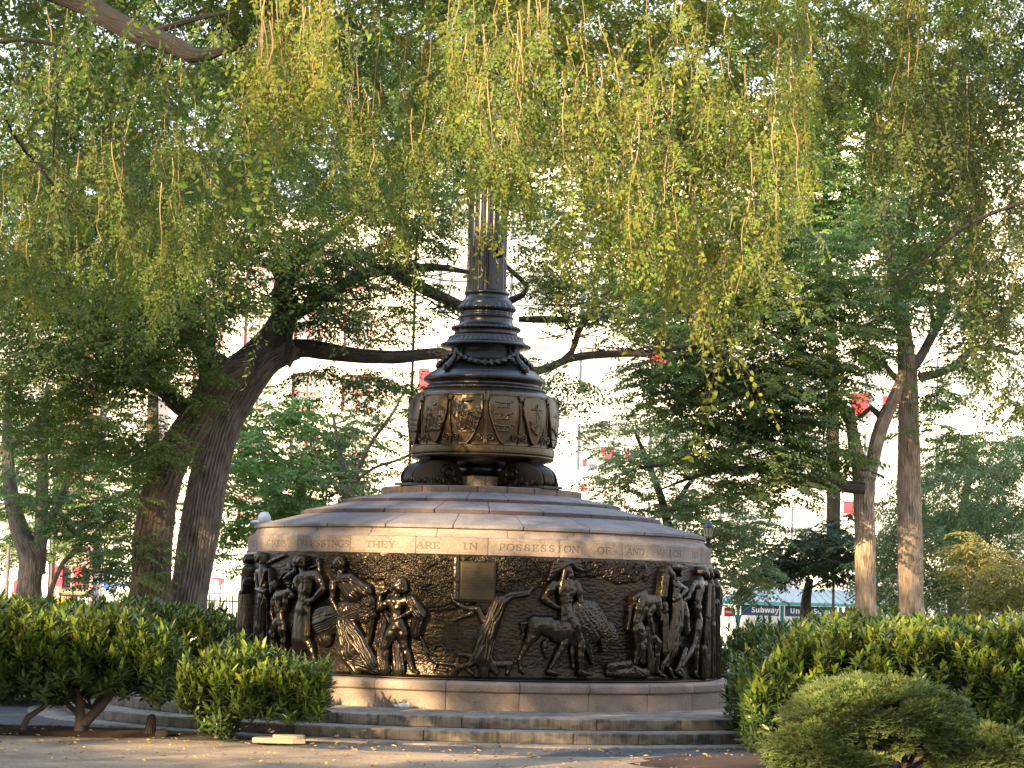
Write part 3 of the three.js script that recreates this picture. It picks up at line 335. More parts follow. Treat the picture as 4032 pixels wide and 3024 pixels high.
// ------------------------------------------------------------------ the bronze urn with shields, its dome, the fluted shaft and the pole
const urn = group('urn', mon);
{
  M.urn = phys([0.10, 0.07, 0.037], 0.34, { metalness: 0.88, clearcoat: 0.2, clearcoatRoughness: 0.25, map: T.patina, bumpMap: T.fine, bumpScale: 0.001 });
  M.dark = phys([0.028, 0.026, 0.025], 0.33, { metalness: 0.8, clearcoat: 0.4, clearcoatRoughness: 0.25, map: T.patina, bumpMap: T.fine, bumpScale: 0.001 });
  const bodyPts = [[1.185, 4.475], [1.20, 4.62], [1.222, 4.80], [1.232, 4.98], [1.225, 5.14], [1.20, 5.26]], body = new THREE.CatmullRomCurve3(bodyPts.map(([r, y]) => V(r, y, 0)));
  const bodyR = y => { const k = clamp((y - 4.475) / (5.26 - 4.475), 0, 1); return body.getPoint(k).x; };
  mesh('urn_foot', revolve(spline([[0.455, 3.985], [0.47, 4.0], [0.45, 4.03], [0.43, 4.08], [0.43, 4.14], [0.50, 4.175], [0.75, 4.195], [0.98, 4.225], [1.10, 4.265]], 40), 96), M.dark, urn);
  mesh('bottom_rim', revolve(spline([[1.10, 4.265], [1.165, 4.275], [1.19, 4.30], [1.195, 4.325], [1.18, 4.34], [1.175, 4.352]], 24), 120), M.urn, urn);
  // belt with the names of the colonies in raised letters
  const ink = lettering(2048, 64, x => { x.font = '700 40px serif'; for (const [w, d] of [['PENNSYLVANIA', -38], ['·', -26.5], ['SOUTH CAROLINA', -11], ['·', 2], ['NEW JERSEY', 16], ['·', 28], ['RHODE ISLAND', 42], ['·', 54], ['VIRGINIA', 68], ['MARYLAND', -68]]) { x.save(); x.translate((d + 90) / 180 * 2048, 33); const m = x.measureText(w).width; x.scale(Math.min(0.85, 250 / m), 1); x.fillText(w, 0, 0); x.restore(); } });
  const beltMat = phys([0.15, 0.105, 0.055], 0.4, { metalness: 0.85, clearcoat: 0.3, clearcoatRoughness: 0.3, map: dataTex(2048, 64, (u, v) => 0.5 + 0.5 * ink(u, v)), bumpMap: dataTex(2048, 64, (u, v) => ink(u, v)), bumpScale: 0.008 });
  beltMat.map.wrapS = beltMat.bumpMap.wrapS = THREE.ClampToEdgeWrapping;
  mesh('name_belt', gridGeo(160, 2, (i, j) => polar([1.185, 1.2, 1.2][j], lerp(-180, 180, i / 160) * D2R, [4.352, 4.36, 4.462][j]), (i, j) => [(lerp(-180, 180, i / 160) + 90) / 180, j < 2 ? 0 : 1]), beltMat, urn);
  mesh('urn_body', revolve(spline([[1.20, 4.462], [1.205, 4.47], ...bodyPts.map(([r, y]) => [r - 0.012, y]), [1.19, 5.30], [1.15, 5.345], [1.08, 5.385], [1.01, 5.42]], 60), 160), M.urn, urn);
  // shields --------------------------------------------------------------------------------
  const SW = 0.255, Y0 = 4.49, Y1 = 5.275;                                      // half width on the wall, foot and top of a shield
  const edge = y => { const t = clamp((y - Y0) / (Y1 - Y0), 0, 1); return t > 0.9 ? SW * (0.985 - 0.14 * smooth(0.9, 1, t)) : SW * Math.pow(clamp(t / 0.62, 0, 1), 0.55) * (0.96 + 0.04 * t); };
  const inside = (s, y) => y > Y0 && y < Y1 - 0.02 * (1 - Math.cos(Math.abs(s) / SW * 2.2)) ? (edge(y) - Math.abs(s)) : -1;
  const limb = l => l.map(([x0, y0, r0, x1, y1, r1, z = 0, o = {}]) => { const b = { x0, y0, r0, x1, y1, r1, z: z + 0.002, k: o.k ?? 0.8, rough: o.n }, R = Math.max(r0, r1); b.lo = [Math.min(x0, x1) - R, Math.min(y0, y1) - R]; b.hi = [Math.max(x0, x1) + R, Math.max(y0, y1) + R]; return b; });
  const plough = y => [[-0.15, y + 0.055, 0.011, -0.05, y + 0.03, 0.010], [-0.05, y + 0.03, 0.010, 0.07, y + 0.035, 0.010], [0.07, y + 0.035, 0.010, 0.10, y + 0.012, 0.009], [0.09, y + 0.03, 0.009, 0.13, y + 0.06, 0.008], [0.13, y + 0.06, 0.008, 0.16, y + 0.045, 0.007], [-0.05, y + 0.03, 0.008, -0.11, y - 0.045, 0.008], [-0.10, y - 0.04, 0.008, 0.08, y - 0.045, 0.008], [0.02, y + 0.02, 0.008, -0.02, y - 0.04, 0.008], [0.06, y + 0.02, 0.008, 0.05, y - 0.04, 0.008], [0.085, y + 0.0, 0.008, 0.085, y - 0.045, 0.008]];
  const person = (x, y, h, t = 0) => [[x, y + h * 0.92, h * 0.075, x + t * 0.1, y + h * 0.90, h * 0.075], [x, y + h * 0.74, h * 0.12, x, y + h * 0.5, h * 0.10], [x - h * 0.1, y + h * 0.76, h * 0.05, x - h * 0.17, y + h * 0.5, h * 0.04], [x + h * 0.1, y + h * 0.76, h * 0.05, x + h * 0.2, y + h * 0.55, h * 0.04], [x, y + h * 0.48, h * 0.10, x - h * 0.08, y + h * 0.04, h * 0.06], [x + 0.02 * h, y + h * 0.48, h * 0.10, x + h * 0.1, y + h * 0.04, h * 0.06]];
  const oval = (cx, cy, rx, ry, r) => Array.from({ length: 20 }, (_, i) => { const a = i / 20 * TAU, b = (i + 1) / 20 * TAU; return [cx + rx * Math.cos(a), cy + ry * Math.sin(a), r, cx + rx * Math.cos(b), cy + ry * Math.sin(b), r]; });
  const mid = (Y0 + Y1) / 2;
  const scenes = {
    group: [...person(-0.14, mid - 0.17, 0.38), ...person(-0.07, mid - 0.18, 0.36), [0.0, mid - 0.17, 0.012, 0.01, mid + 0.25, 0.010], [0.01, mid + 0.24, 0.03, 0.03, mid + 0.25, 0.02], ...person(0.12, mid - 0.15, 0.28), [-0.16, mid - 0.18, 0.03, 0.18, mid - 0.16, 0.035, 0, { n: 1.2 }], [0.06, mid - 0.1, 0.05, 0.18, mid - 0.08, 0.05, 0, { n: 1.4, k: 0.5 }]],
    ovals: [...oval(-0.08, mid - 0.03, 0.075, 0.16, 0.011), ...oval(0.075, mid - 0.05, 0.085, 0.16, 0.012), ...oval(0.075, mid - 0.05, 0.055, 0.12, 0.007), ...person(0.075, mid - 0.13, 0.16), ...person(-0.09, mid - 0.12, 0.18), ...person(-0.16, mid - 0.16, 0.40), ...person(-0.08, mid + 0.03, 0.26), ...person(0.185, mid - 0.16, 0.38), [-0.06, mid + 0.30, 0.03, 0.05, mid + 0.30, 0.03, 0, { n: 1 }], [0.05, mid + 0.30, 0.02, 0.10, mid + 0.315, 0.008]],
    ploughs: [...plough(mid + 0.24), ...plough(mid + 0.05), ...plough(mid - 0.14)],
    anchor: [...oval(0, mid + 0.25, 0.022, 0.03, 0.008), [-0.10, mid + 0.195, 0.014, 0.10, mid + 0.195, 0.014], [0, mid + 0.22, 0.015, 0.01, mid - 0.05, 0.017], [0.01, mid - 0.05, 0.017, 0.02, mid - 0.21, 0.02], [0.02, mid - 0.21, 0.02, -0.09, mid - 0.12, 0.016], [-0.09, mid - 0.12, 0.016, -0.125, mid + 0.0, 0.02], [0.02, mid - 0.21, 0.02, 0.10, mid - 0.11, 0.016], [0.10, mid - 0.11, 0.014, 0.12, mid + 0.01, 0.017], [0.02, mid + 0.18, 0.007, 0.06, mid + 0.05, 0.007, 0.005], [0.06, mid + 0.05, 0.007, -0.03, mid - 0.1, 0.007, 0.005]],
    ship: [[-0.02, mid - 0.14, 0.01, -0.02, mid + 0.2, 0.008], [-0.13, mid - 0.08, 0.02, 0.10, mid - 0.18, 0.03], [-0.12, mid - 0.05, 0.012, -0.05, mid - 0.14, 0.012], [-0.1, mid + 0.12, 0.008, 0.07, mid + 0.12, 0.008], [-0.18, mid - 0.25, 0.014, 0.18, mid - 0.25, 0.014, 0, { n: 0.6 }]],
    waves: [[-0.14, mid + 0.03, 0.012, 0.14, mid + 0.0, 0.012], [-0.14, mid - 0.05, 0.012, 0.14, mid - 0.08, 0.012], [-0.12, mid - 0.16, 0.03, 0.12, mid - 0.17, 0.03, 0, { n: 1 }]],
  };
  const kinds = ['waves', 'group', 'ovals', 'ploughs', 'anchor', 'ship'];
  for (let k = 0; k < 13; k++) {
    const deg = 16.1 + (k - 3) * 360 / 13, a = deg * D2R, kind = kinds[k] || 'waves', fine = k < 6;
    const bones = limb(scenes[kind]);
    const plate = kind === 'group' || kind === 'ovals';
    const g = reliefMesh((s, y) => { const e = inside(s, y); if (e < 0) return -1; let h = 0.026 + 0.014 * smooth(0.0, 0.02, e) - 0.010 * smooth(0.016, 0.03, e) + 0.012 * (1 - (s / SW) ** 2); if (plate && y < mid - 0.20) h += 0.008; if (fine) { const b = bonesHeight(bones, s, y); if (b > -0.5 && e > 0.012) h += b; } return h; }, -SW - 0.01, SW + 0.01, Y0, Y1, fine ? 0.0065 : 0.03, (s, y, h) => polar(bodyR(y) + h, a + s / 1.22, y), 0.03);
    const m = mesh('shield', g, M.urn, urn);
    m.userData.label = { group: 'shield with a group of standing figures', ovals: 'shield with two oval plates and supporters', ploughs: 'shield with three ploughs one above another', anchor: 'shield with an anchor and rope', ship: 'shield with a ship', waves: 'plain weathered shield' }[kind];
  }
  for (let k = 0; k < 13; k++) { // between the shields: a star (or a bundle of rods), a stem and a pair of small scrolls
    const a = (16.1 + (k - 3.5) * 360 / 13) * D2R, P = (s, y, h) => V(...polar(bodyR(y) + h, a + s / 1.22, y));
    const parts = [tube([P(0, 4.5, 0.01), P(0, 4.8, 0.02), P(0, 5.15, 0.03)], [0.016, 0.014, 0.012], 6, { n: 6 })];
    const rods = k === 3;
    if (rods) { for (const dx of [-0.022, 0, 0.022]) parts.push(tube([P(dx, 4.5, 0.03), P(dx * 0.8, 5.3, 0.06)], [0.014, 0.014], 6, { n: 4 })); parts.push(tube([P(0, 5.18, 0.05), P(0, 5.33, 0.05)], [0.048, 0.048], 10, { n: 2 }), tube([P(-0.07, 5.2, 0.05), P(-0.07, 5.26, 0.05)], [0.025, 0.025], 8, { n: 2 })); }
    else {
      const star = new THREE.Shape(); for (let i = 0; i < 10; i++) { const r = i % 2 ? 0.026 : 0.062, t = i / 10 * TAU + Math.PI / 2; star[i ? 'lineTo' : 'moveTo'](r * Math.cos(t), r * Math.sin(t)); }
      const sg = new THREE.ExtrudeGeometry(star, { depth: 0.02, bevelEnabled: true, bevelSize: 0.006, bevelThickness: 0.012, bevelSegments: 1 }); sg.rotateY(a); sg.translate(...polar(bodyR(5.22) + 0.03, a, 5.24)); parts.push(sg);
    }
    for (const sg of [-1, 1]) { const pts = [], rad = []; for (let i = 0; i <= 26; i++) { const t = i / 26, q = t * 9.5, r = 0.065 * (1 - t * 0.78); pts.push(P(sg * (0.085 - r * Math.cos(q)), 4.585 + r * Math.sin(q), 0.02)); rad.push(0.016 * (1 - 0.4 * t)); } parts.push(tube([P(0, 4.95, 0.02), P(sg * 0.006, 4.75, 0.02), ...pts], [0.008, 0.012, ...rad], 6, { n: 50 })); }
    mesh(rods ? 'rod_bundle' : 'star_ornament', merge(parts), M.urn, urn);
  }
  // shoulder rope, dish, dome
  const rope = (r, y, w, n, k) => revolve(Array.from({ length: 9 }, (_, i) => { const t = i / 8 * Math.PI - Math.PI / 2; return [r + w * Math.cos(t), y + w * Math.sin(t)]; }), 480, -Math.PI, Math.PI, (R, a, Y) => R * (1 + k * Math.abs(Math.sin(a * n + (Y - y) / w * 0.9))));
  mesh('rope_moulding', rope(0.995, 5.445, 0.022, 60, 0.012), M.dark, urn);
  mesh('dish', revolve(spline([[1.01, 5.42], [0.985, 5.47], [0.95, 5.50], [0.945, 5.53], [0.97, 5.56], [1.01, 5.575], [1.02, 5.60], [1.02, 5.625], [0.99, 5.66], [0.955, 5.69], [0.93, 5.705], [0.92, 5.72]], 60), 240, -Math.PI, Math.PI, (r, a, y) => y > 5.58 && y < 5.68 ? r * (1 + 0.004 * Math.sin(a * 90)) : r), M.dark, urn);
  mesh('dome', revolve(spline([[0.92, 5.72], [0.90, 5.732], [0.82, 5.78], [0.72, 5.85], [0.645, 5.93], [0.60, 6.02], [0.575, 6.10], [0.57, 6.13]], 40), 120), M.dark, urn);
  for (let k = 0; k < 4; k++) { // scroll brackets and the leafy garlands between them
    const a = (2 + 45 + 90 * k) * D2R, pts = [[0.62, 6.125], [0.665, 6.10], [0.70, 6.04], [0.72, 5.97], [0.78, 5.89], [0.86, 5.81], [0.95, 5.745], [0.93, 5.725]].map(([r, y]) => V(...polar(r, a, y)));
    const g = tube(pts, [0.035, 0.05, 0.05, 0.045, 0.05, 0.06, 0.06, 0.03], 10, { n: 26 }); mesh('scroll_bracket', g, M.dark, urn);
    const gar = [], rad = [], a2 = a + Math.PI / 2; for (let i = 0; i <= 14; i++) { const t = i / 14, sag = 4 * t * (1 - t); gar.push(V(...polar(0.70 + 0.075 * sag, lerp(a, a2, t), 6.08 - 0.235 * sag))); rad.push(0.026 + 0.022 * sag); }
    mesh('garland', tube(gar, rad, 14, { n: 110, ridge: (t, l) => 1 + 0.32 * Math.sin(l * 62) * Math.cos(t * 3 + l * 8) }), M.dark, urn);
  }
  const leafRing = (pts, n, k) => revolve(spline(pts, 14), 420, -Math.PI, Math.PI, (r, a, y) => r * (1 + k * (Math.abs(Math.sin(a * n / 2)) - 0.5 + 0.35 * Math.abs(Math.sin(a * n * 1.5)))));
  mesh('neck_ring', revolve(spline([[0.57, 6.13], [0.61, 6.137], [0.69, 6.15], [0.745, 6.172], [0.757, 6.195], [0.745, 6.218], [0.70, 6.235], [0.665, 6.25]], 30), 120), M.dark, urn);
  mesh('leaf_ring', leafRing([[0.665, 6.25], [0.65, 6.265], [0.625, 6.30], [0.615, 6.335], [0.60, 6.35]], 44, 0.022), M.dark, urn);
  mesh('neck_ring', revolve(spline([[0.60, 6.35], [0.57, 6.36], [0.535, 6.385], [0.525, 6.42], [0.53, 6.445]], 16), 120), M.dark, urn);
  mesh('leaf_ring', leafRing([[0.53, 6.445], [0.56, 6.455], [0.575, 6.48], [0.565, 6.505], [0.54, 6.52]], 36, 0.03), M.dark, urn);
  mesh('neck_ring', revolve(spline([[0.54, 6.52], [0.49, 6.54], [0.455, 6.575], [0.445, 6.62], [0.45, 6.66], [0.462, 6.675], [0.45, 6.69], [0.437, 6.71], [0.44, 6.76], [0.42, 6.775]], 40), 240, -Math.PI, Math.PI, (r, a, y) => y > 6.69 ? r * (1 + 0.008 * Math.sign(Math.sin(a * 24))) : r), M.dark, urn);
  mesh('leaf_ring', leafRing([[0.42, 6.77], [0.455, 6.785], [0.475, 6.81], [0.475, 6.84], [0.455, 6.87], [0.43, 6.90]], 22, 0.045), M.dark, urn);
  mesh('neck_ring', revolve(spline([[0.43, 6.90], [0.425, 6.93], [0.405, 6.965], [0.375, 6.995], [0.362, 7.03], [0.365, 7.05], [0.378, 7.075], [0.375, 7.105], [0.345, 7.118], [0.31, 7.12]], 34), 96), M.dark, urn);
}
{ // four scrolled feet on dark pads
  for (let k = 0; k < 4; k++) {
    const a = (-2 + 45 + 90 * k) * D2R, t = k === 0 || k === 3;
    const g = group('scroll_foot', mon); g.rotation.y = a; g.position.set(0, 3.78, 0);        // local +z points outward
    mesh('pad', box(-0.21, 0.21, 0.0, 0.04, 0.5, 1.72), M.dark, g);
    const sec = []; for (let i = 0; i <= 30; i++) { const q = i / 30; const ang = lerp(2.7, -0.15, q); sec.push([0.98 + (q < 0.45 ? 0.42 : 0.66) * Math.cos(ang), 0.07 + 0.37 * Math.pow(Math.max(0, Math.sin(ang)), 0.8)]); }
    const bodyG = gridGeo(16, 30, (i, j) => { const u = i / 16 * 2 - 1, [z, y] = sec[j]; const w = 0.165 * (0.9 + 0.1 * Math.sin(j * 0.4)), rib = 1 - 0.05 * Math.abs(Math.sin(u * 7.9)); const rnd2 = Math.sqrt(Math.max(0, 1 - Math.pow(Math.abs(u), 6))); return [u * w, 0.05 + (y - 0.02) * (0.55 + 0.45 * rnd2) * rib, z * (0.97 + 0.03 * rnd2)]; });
    mesh('scroll_back', bodyG, M.bronze, g);
    const side = []; for (const s of [-1, 1]) { const sh = new THREE.Shape(); sec.forEach(([z, y], i) => sh[i ? 'lineTo' : 'moveTo'](-z * s, y + 0.0)); sh.lineTo(-1.6 * s, 0.045); sh.lineTo(-0.58 * s, 0.045); const ge = new THREE.ExtrudeGeometry(sh, { depth: 0.02, bevelEnabled: false }); ge.rotateY(s * Math.PI / 2); ge.translate(s * 0.15, 0, 0); side.push(ge);
      const sp = [], rad = []; for (let i = 0; i <= 40; i++) { const q = i / 40 * 14, r = 0.15 * Math.exp(-q * 0.16); sp.push(V(s * (0.175 + 0.025 * (i / 40)), 0.235 + r * Math.sin(q), 0.90 + r * Math.cos(q))); rad.push(0.032 * (1 - 0.5 * i / 40)); } side.push(tube(sp, rad, 6, { n: 80 })); 
      for (let i = 0; i < 7; i++) { const z0 = 0.62 + i * 0.13, l = new THREE.SphereGeometry(1, 8, 6); l.scale(0.03, 0.06 + 0.02 * (i % 2), 0.045); l.rotateX(0.5 - i * 0.15); l.translate(s * 0.17, 0.09 + 0.04 * Math.sin(i * 2.1), z0); side.push(l); } }
    mesh('volute', merge(side), M.bronze, g);
    const paw = []; for (let i = -2; i <= 2; i++) { const q = new THREE.SphereGeometry(1, 12, 8); q.scale(0.045, 0.05, 0.11); q.translate(i * 0.07, 0.08, 1.56 - Math.abs(i) * 0.02); paw.push(q); } mesh('leaf_toe', merge(paw), M.bronze, g);
    const cap = []; for (const [y, r] of [[0.43, 0.14], [0.475, 0.17], [0.51, 0.15]]) { const c = new THREE.CylinderGeometry(r, r * 0.92, 0.04, 20); c.translate(0, y, 0.80); cap.push(c); } for (let i = 0; i < 10; i++) { const q = new THREE.SphereGeometry(0.03, 8, 6), t2 = i / 10 * TAU; q.scale(1, 1.4, 1); q.translate(0.16 * Math.sin(t2), 0.44, 0.80 + 0.16 * Math.cos(t2)); cap.push(q); } mesh('foot_cap', merge(cap), M.dark, g);
  }
}
{ // fluted shaft with its cleat recess, cap, and the painted pole above
  const sh = group('fluted_shaft', mon), n = 20;
  const flute = (r, a) => r - 0.020 * Math.pow(Math.abs(Math.sin(a * n / 2)), 0.7);
  mesh('shaft', revolve(refine([[0.322, 7.12], [0.316, 8.0], [0.31, 8.87]], 0.12), 480, -Math.PI, Math.PI, flute), M.dark, sh);
  const a = 22 * D2R, rec = [gridGeo(6, 1, (i, j) => polar(0.324, a + lerp(-0.33, 0.33, i / 6), j ? 7.95 : 7.13))]; mesh('smooth_panel', merge(rec), M.dark, sh);
  const cl = []; for (let k = 0; k < 3; k++) { const c = new THREE.ConeGeometry(0.035, 0.08, 3); c.rotateZ(Math.PI); c.rotateY(a); c.translate(...polar(0.335, a + 0.14, 7.26 + k * 0.165)); cl.push(c); }
  mesh('peg', merge(cl), std([0.35, 0.36, 0.38], 0.5, { metalness: 0.3 }), sh);
  mesh('cleat', merge([tube([V(...polar(0.33, a + 0.20, 7.68)), V(...polar(0.38, a + 0.20, 7.72)), V(...polar(0.39, a + 0.20, 7.84)), V(...polar(0.33, a + 0.20, 7.92))], [0.03, 0.055, 0.06, 0.035], 10, { n: 16 })]), M.dark, sh);
  mesh('halyard', tube([V(...polar(0.36, a + 0.20, 7.9)), V(...polar(0.345, a + 0.2, 8.4)), V(...polar(0.33, a + 0.2, 8.9))], [0.011, 0.011, 0.011], 6), std([0.55, 0.55, 0.52], 0.8), sh);
  mesh('shaft_cap', revolve(spline([[0.30, 8.86], [0.335, 8.875], [0.345, 8.90], [0.33, 8.935], [0.27, 8.97], [0.20, 9.02], [0.16, 9.10], [0.15, 9.18], [0.11, 9.2]], 30), 64), M.dark, sh);
  mesh('flag_pole', revolve([[0.135, 9.05], [0.125, 11], [0.11, 14], [0.08, 19]], 32), std([0.62, 0.50, 0.44], 0.6, { map: T.streak }), mon);
}
// ------------------------------------------------------------------ leaves, sprays, shrubs
function leafGeo(list) { // list of [base, direction, normal, length, width, tint]: pointed leaves folded along the midrib (4 faces each), or a twig when width is 0
  const pos = [], col = [], idx = [];
  for (const [b, d, n, L, w, t] of list) {
    const side = V().crossVectors(d, n).normalize(), k = pos.length / 3;
    if (w < 0) { // a thin twig: three-sided
      for (const q of [0, 1]) for (let m = 0; m < 3; m++) { const a = m / 3 * 6.283, p = b.clone().addScaledVector(d, q * L).addScaledVector(side, -w * Math.cos(a) * (1 - 0.4 * q)).addScaledVector(n, -w * Math.sin(a) * (1 - 0.4 * q)); pos.push(p.x, p.y, p.z); col.push(...t); }
      for (let m = 0; m < 3; m++) { const e = (m + 1) % 3; idx.push(k + m, k + e, k + 3 + e, k + m, k + 3 + e, k + 3 + m); } continue;
    }
    const P = (u, s, h) => { const p = b.clone().addScaledVector(d, u * L).addScaledVector(side, s * w).addScaledVector(n, h * w); pos.push(p.x, p.y, p.z); col.push(...t); };
    P(0, 0, 0); P(0.38, -0.5, 0.12); P(0.38, 0.5, 0.12); P(0.45, 0, 0); P(1, 0, -0.18); P(0.75, -0.33, 0.06); P(0.75, 0.33, 0.06);
    idx.push(k, k + 3, k + 1, k, k + 2, k + 3, k + 1, k + 3, k + 5, k + 2, k + 6, k + 3, k + 3, k + 4, k + 5, k + 3, k + 6, k + 4);
  }
  const g = new THREE.BufferGeometry(); g.setAttribute('position', new THREE.Float32BufferAttribute(pos, 3)); g.setAttribute('color', new THREE.Float32BufferAttribute(col, 3)); g.setIndex(idx); g.computeVertexNormals(); return g;
}
const unit = () => { for (;;) { const v = V(rr(-1, 1), rr(-1, 1), rr(-1, 1)); const l = v.length(); if (l > 0.05 && l < 1) return v.divideScalar(l); } };
const jitterLeaf = () => { const k = rr(0.75, 1.25), y = rr(-0.12, 0.16); return [k * (1 + y), k, k * (1 - y)]; };
// a spray along +x with leaves to both sides, lying roughly flat with the leaves' faces up (y)
function sprayGeo(len, n, L, w, droop, twigs = 3, tw = 0.003, flat = 0.5) {
  const list = [], bark = [1.5, 0.8, 1.5];
  for (let q = 0; q < twigs; q++) {
    const yaw = q === 0 ? 0 : rr(-0.9, 0.9), start = q === 0 ? 0 : rr(0, 0.5) * len, l = len * (q === 0 ? 1 : rr(0.45, 0.75));
    const dirAt = t => V(Math.cos(yaw), -droop * t, Math.sin(yaw)).normalize();
    let p = V(start, q === 0 ? 0 : -droop * 0.1 * start, rr(-0.05, 0.05) * len); const m = Math.max(3, Math.round(n / twigs));
    for (let i = 0; i < m; i++) {
      const t = i / m, d = dirAt(t), seg = l / m; list.push([p.clone(), d, V(0, 1, 0), seg * 1.05, -tw, bark]);
      p = p.clone().addScaledVector(d, seg);
      const s = i % 2 ? 1 : -1, ld = V(d.x * 0.55 - s * d.z * 0.8, d.y * 0.6 - rr(0.05, 0.5), d.z * 0.55 + s * d.x * 0.8).normalize(), up = V(rr(-flat, flat), 1, rr(-flat, flat)).normalize();
      const nn = up.addScaledVector(ld, -up.dot(ld)).normalize(); list.push([p.clone(), ld, nn, L * rr(0.7, 1.2), w * rr(0.8, 1.15), jitterLeaf()]);
    }
  }
  return leafGeo(list);
}
function hangGeo(len, n, L, w, tw = 0.003) { // a hanging switch: twig straight down (-y), forked, leaves in two ranks
  const list = [], bark = [1.0, 0.5, 1.3];
  for (let q = 0; q < 3; q++) {
    let p = V(0, q ? -rr(0.1, 0.5) * len : 0, 0), d = V(rr(-0.35, 0.35), -1, rr(-0.35, 0.35)).normalize(); const m = Math.round(n / 3), l = len * (q ? 0.55 : 1);
    const ax = rr(0, 6.28);
    for (let i = 0; i < m; i++) {
      d = d.clone().add(V(rr(-0.12, 0.12), -0.06, rr(-0.12, 0.12))).normalize(); list.push([p.clone(), d, V(1, 0, 0), l / m * 1.05, -tw * (1 - 0.5 * i / m), bark]); p = p.clone().addScaledVector(d, l / m);
      if (i < m * 0.15 && q === 0) continue;
      const s = i % 2 ? 1 : -1, a = ax + rr(-0.5, 0.5), ld = V(s * Math.cos(a), -rr(0.3, 1.1), s * Math.sin(a)).normalize(), up = unit(), nn = up.addScaledVector(ld, -up.dot(ld)).normalize();
      list.push([p.clone(), ld, nn, L * rr(0.65, 1.2), w * rr(0.8, 1.15), jitterLeaf()]);
    }
  }
  return leafGeo(list);
}
function rosetteGeo(n, L, w) { // a shoot of long laurel leaves, upright along +y
  const list = []; list.push([V(0, -0.13, 0), V(0, 1, 0), V(1, 0, 0), 0.15, -0.004, [0.9, 1.0, 0.5]]);
  for (let i = 0; i < n; i++) { const a = i * 2.4 + rr(-0.3, 0.3), e = lerp(0.15, 1.25, i / n) + rr(-0.15, 0.15), d = V(Math.cos(a) * Math.cos(e), Math.sin(e), Math.sin(a) * Math.cos(e)), up = V(-Math.cos(a) * Math.sin(e), Math.cos(e), -Math.sin(a) * Math.sin(e)); const y = i / n; list.push([V(0, -0.09 + 0.11 * i / n, 0), d, up, L * rr(0.7, 1.15), w * rr(0.85, 1.15), [0.8 + 0.5 * y + rr(-0.1, 0.1), 0.85 + 0.35 * y + rr(-0.08, 0.08), 0.9 + rr(-0.1, 0.1)]]); }
  return leafGeo(list);
}
function yewGeo() { const list = []; for (let b = 0; b < 5; b++) { const yaw = (b - 2) * 0.5, d = V(Math.cos(yaw), 0.25 * Math.cos(b * 2), Math.sin(yaw)).normalize(), l = 0.10 + 0.03 * (b === 2); list.push([V(0, 0, 0), d, V(0, 1, 0), l, -0.004, [1.1, 0.9, 0.6]]); for (let i = 0; i < 9; i++) { const s = i % 2 ? 1 : -1, p = d.clone().multiplyScalar(l * (0.2 + 0.8 * i / 9)), ld = V(d.x * 0.7 - s * d.z * 0.7, d.y + rr(-0.1, 0.4), d.z * 0.7 + s * d.x * 0.7).normalize(), nn = V(0, 1, 0).addScaledVector(ld, -ld.y).normalize(); list.push([p, ld, nn, 0.045, 0.014, jitterLeaf()]); } } return leafGeo(list); }
SEED = 11;
const leafMat = (c, trans, rough = 1, o = {}) => phys(c, rough, { transmission: trans, thickness: 0, vertexColors: true, side: THREE.DoubleSide, specularIntensity: 0.5, ...o });
const L = {
  elm: leafMat([0.118, 0.195, 0.028], 0.55), mid: leafMat([0.12, 0.215, 0.035], 0.52), far: leafMat([0.13, 0.25, 0.055], 0.52), cool: leafMat([0.16, 0.24, 0.085], 0.45), dark: leafMat([0.045, 0.085, 0.03], 0.35), gold: leafMat([0.22, 0.22, 0.035], 0.5),
  laurel: leafMat([0.085, 0.15, 0.024], 0.3, 0.55, { clearcoat: 0.5, clearcoatRoughness: 0.35 }), yew: leafMat([0.15, 0.22, 0.07], 0.2, 0.8),
};
const kinds = (n, f) => Array.from({ length: n }, f);
const G = {
  hang: kinds(4, () => hangGeo(rr(0.55, 0.9), 26, 0.062, 0.033)), hangLong: kinds(3, () => hangGeo(rr(1.0, 1.4), 42, 0.062, 0.033, 0.0035)),
  near: kinds(5, () => sprayGeo(0.5, 26, 0.062, 0.033, rr(0.5, 1.3), 3, 0.0025, 0.8)),
  elm: kinds(4, () => sprayGeo(0.6, 24, 0.085, 0.045, 0.5)), mid: kinds(4, () => sprayGeo(0.8, 30, 0.105, 0.058, 0.35)), far: kinds(3, () => sprayGeo(1.0, 30, 0.15, 0.085, 0.3)), droop: kinds(3, () => sprayGeo(0.8, 30, 0.10, 0.05, 1.3)),
  rosette: kinds(5, () => rosetteGeo(10, 0.165, 0.047)), yew: kinds(4, yewGeo),
};
const _m = new THREE.Matrix4(), _q = new THREE.Quaternion(), _e = new THREE.Euler(), _c = new THREE.Color();
// places: [x, y, z, scale, yaw, tilt, roll, tint, warm]; one InstancedMesh per leaf shape is one part of the plant
function foliage(name, geos, mat, places, parent) {
  const per = geos.map(() => []); places.forEach((p, i) => per[i % geos.length].push(p));
  per.forEach((list, k) => {
    if (!list.length) return; const im = new THREE.InstancedMesh(geos[k], mat, list.length); im.name = name; shade(im);
    list.forEach(([x, y, z, s, yaw, tilt, roll, t, wm], i) => { _q.setFromEuler(_e.set(roll, yaw, tilt, 'YZX')); _m.compose(V(x, y, z), _q, V(s, s, s)); im.setMatrixAt(i, _m); im.setColorAt(i, _c.setRGB(t * (1 + wm), t, t * (1 - wm * 0.8))); });
    im.userData.kind = 'stuff'; parent.add(im);
  });
}
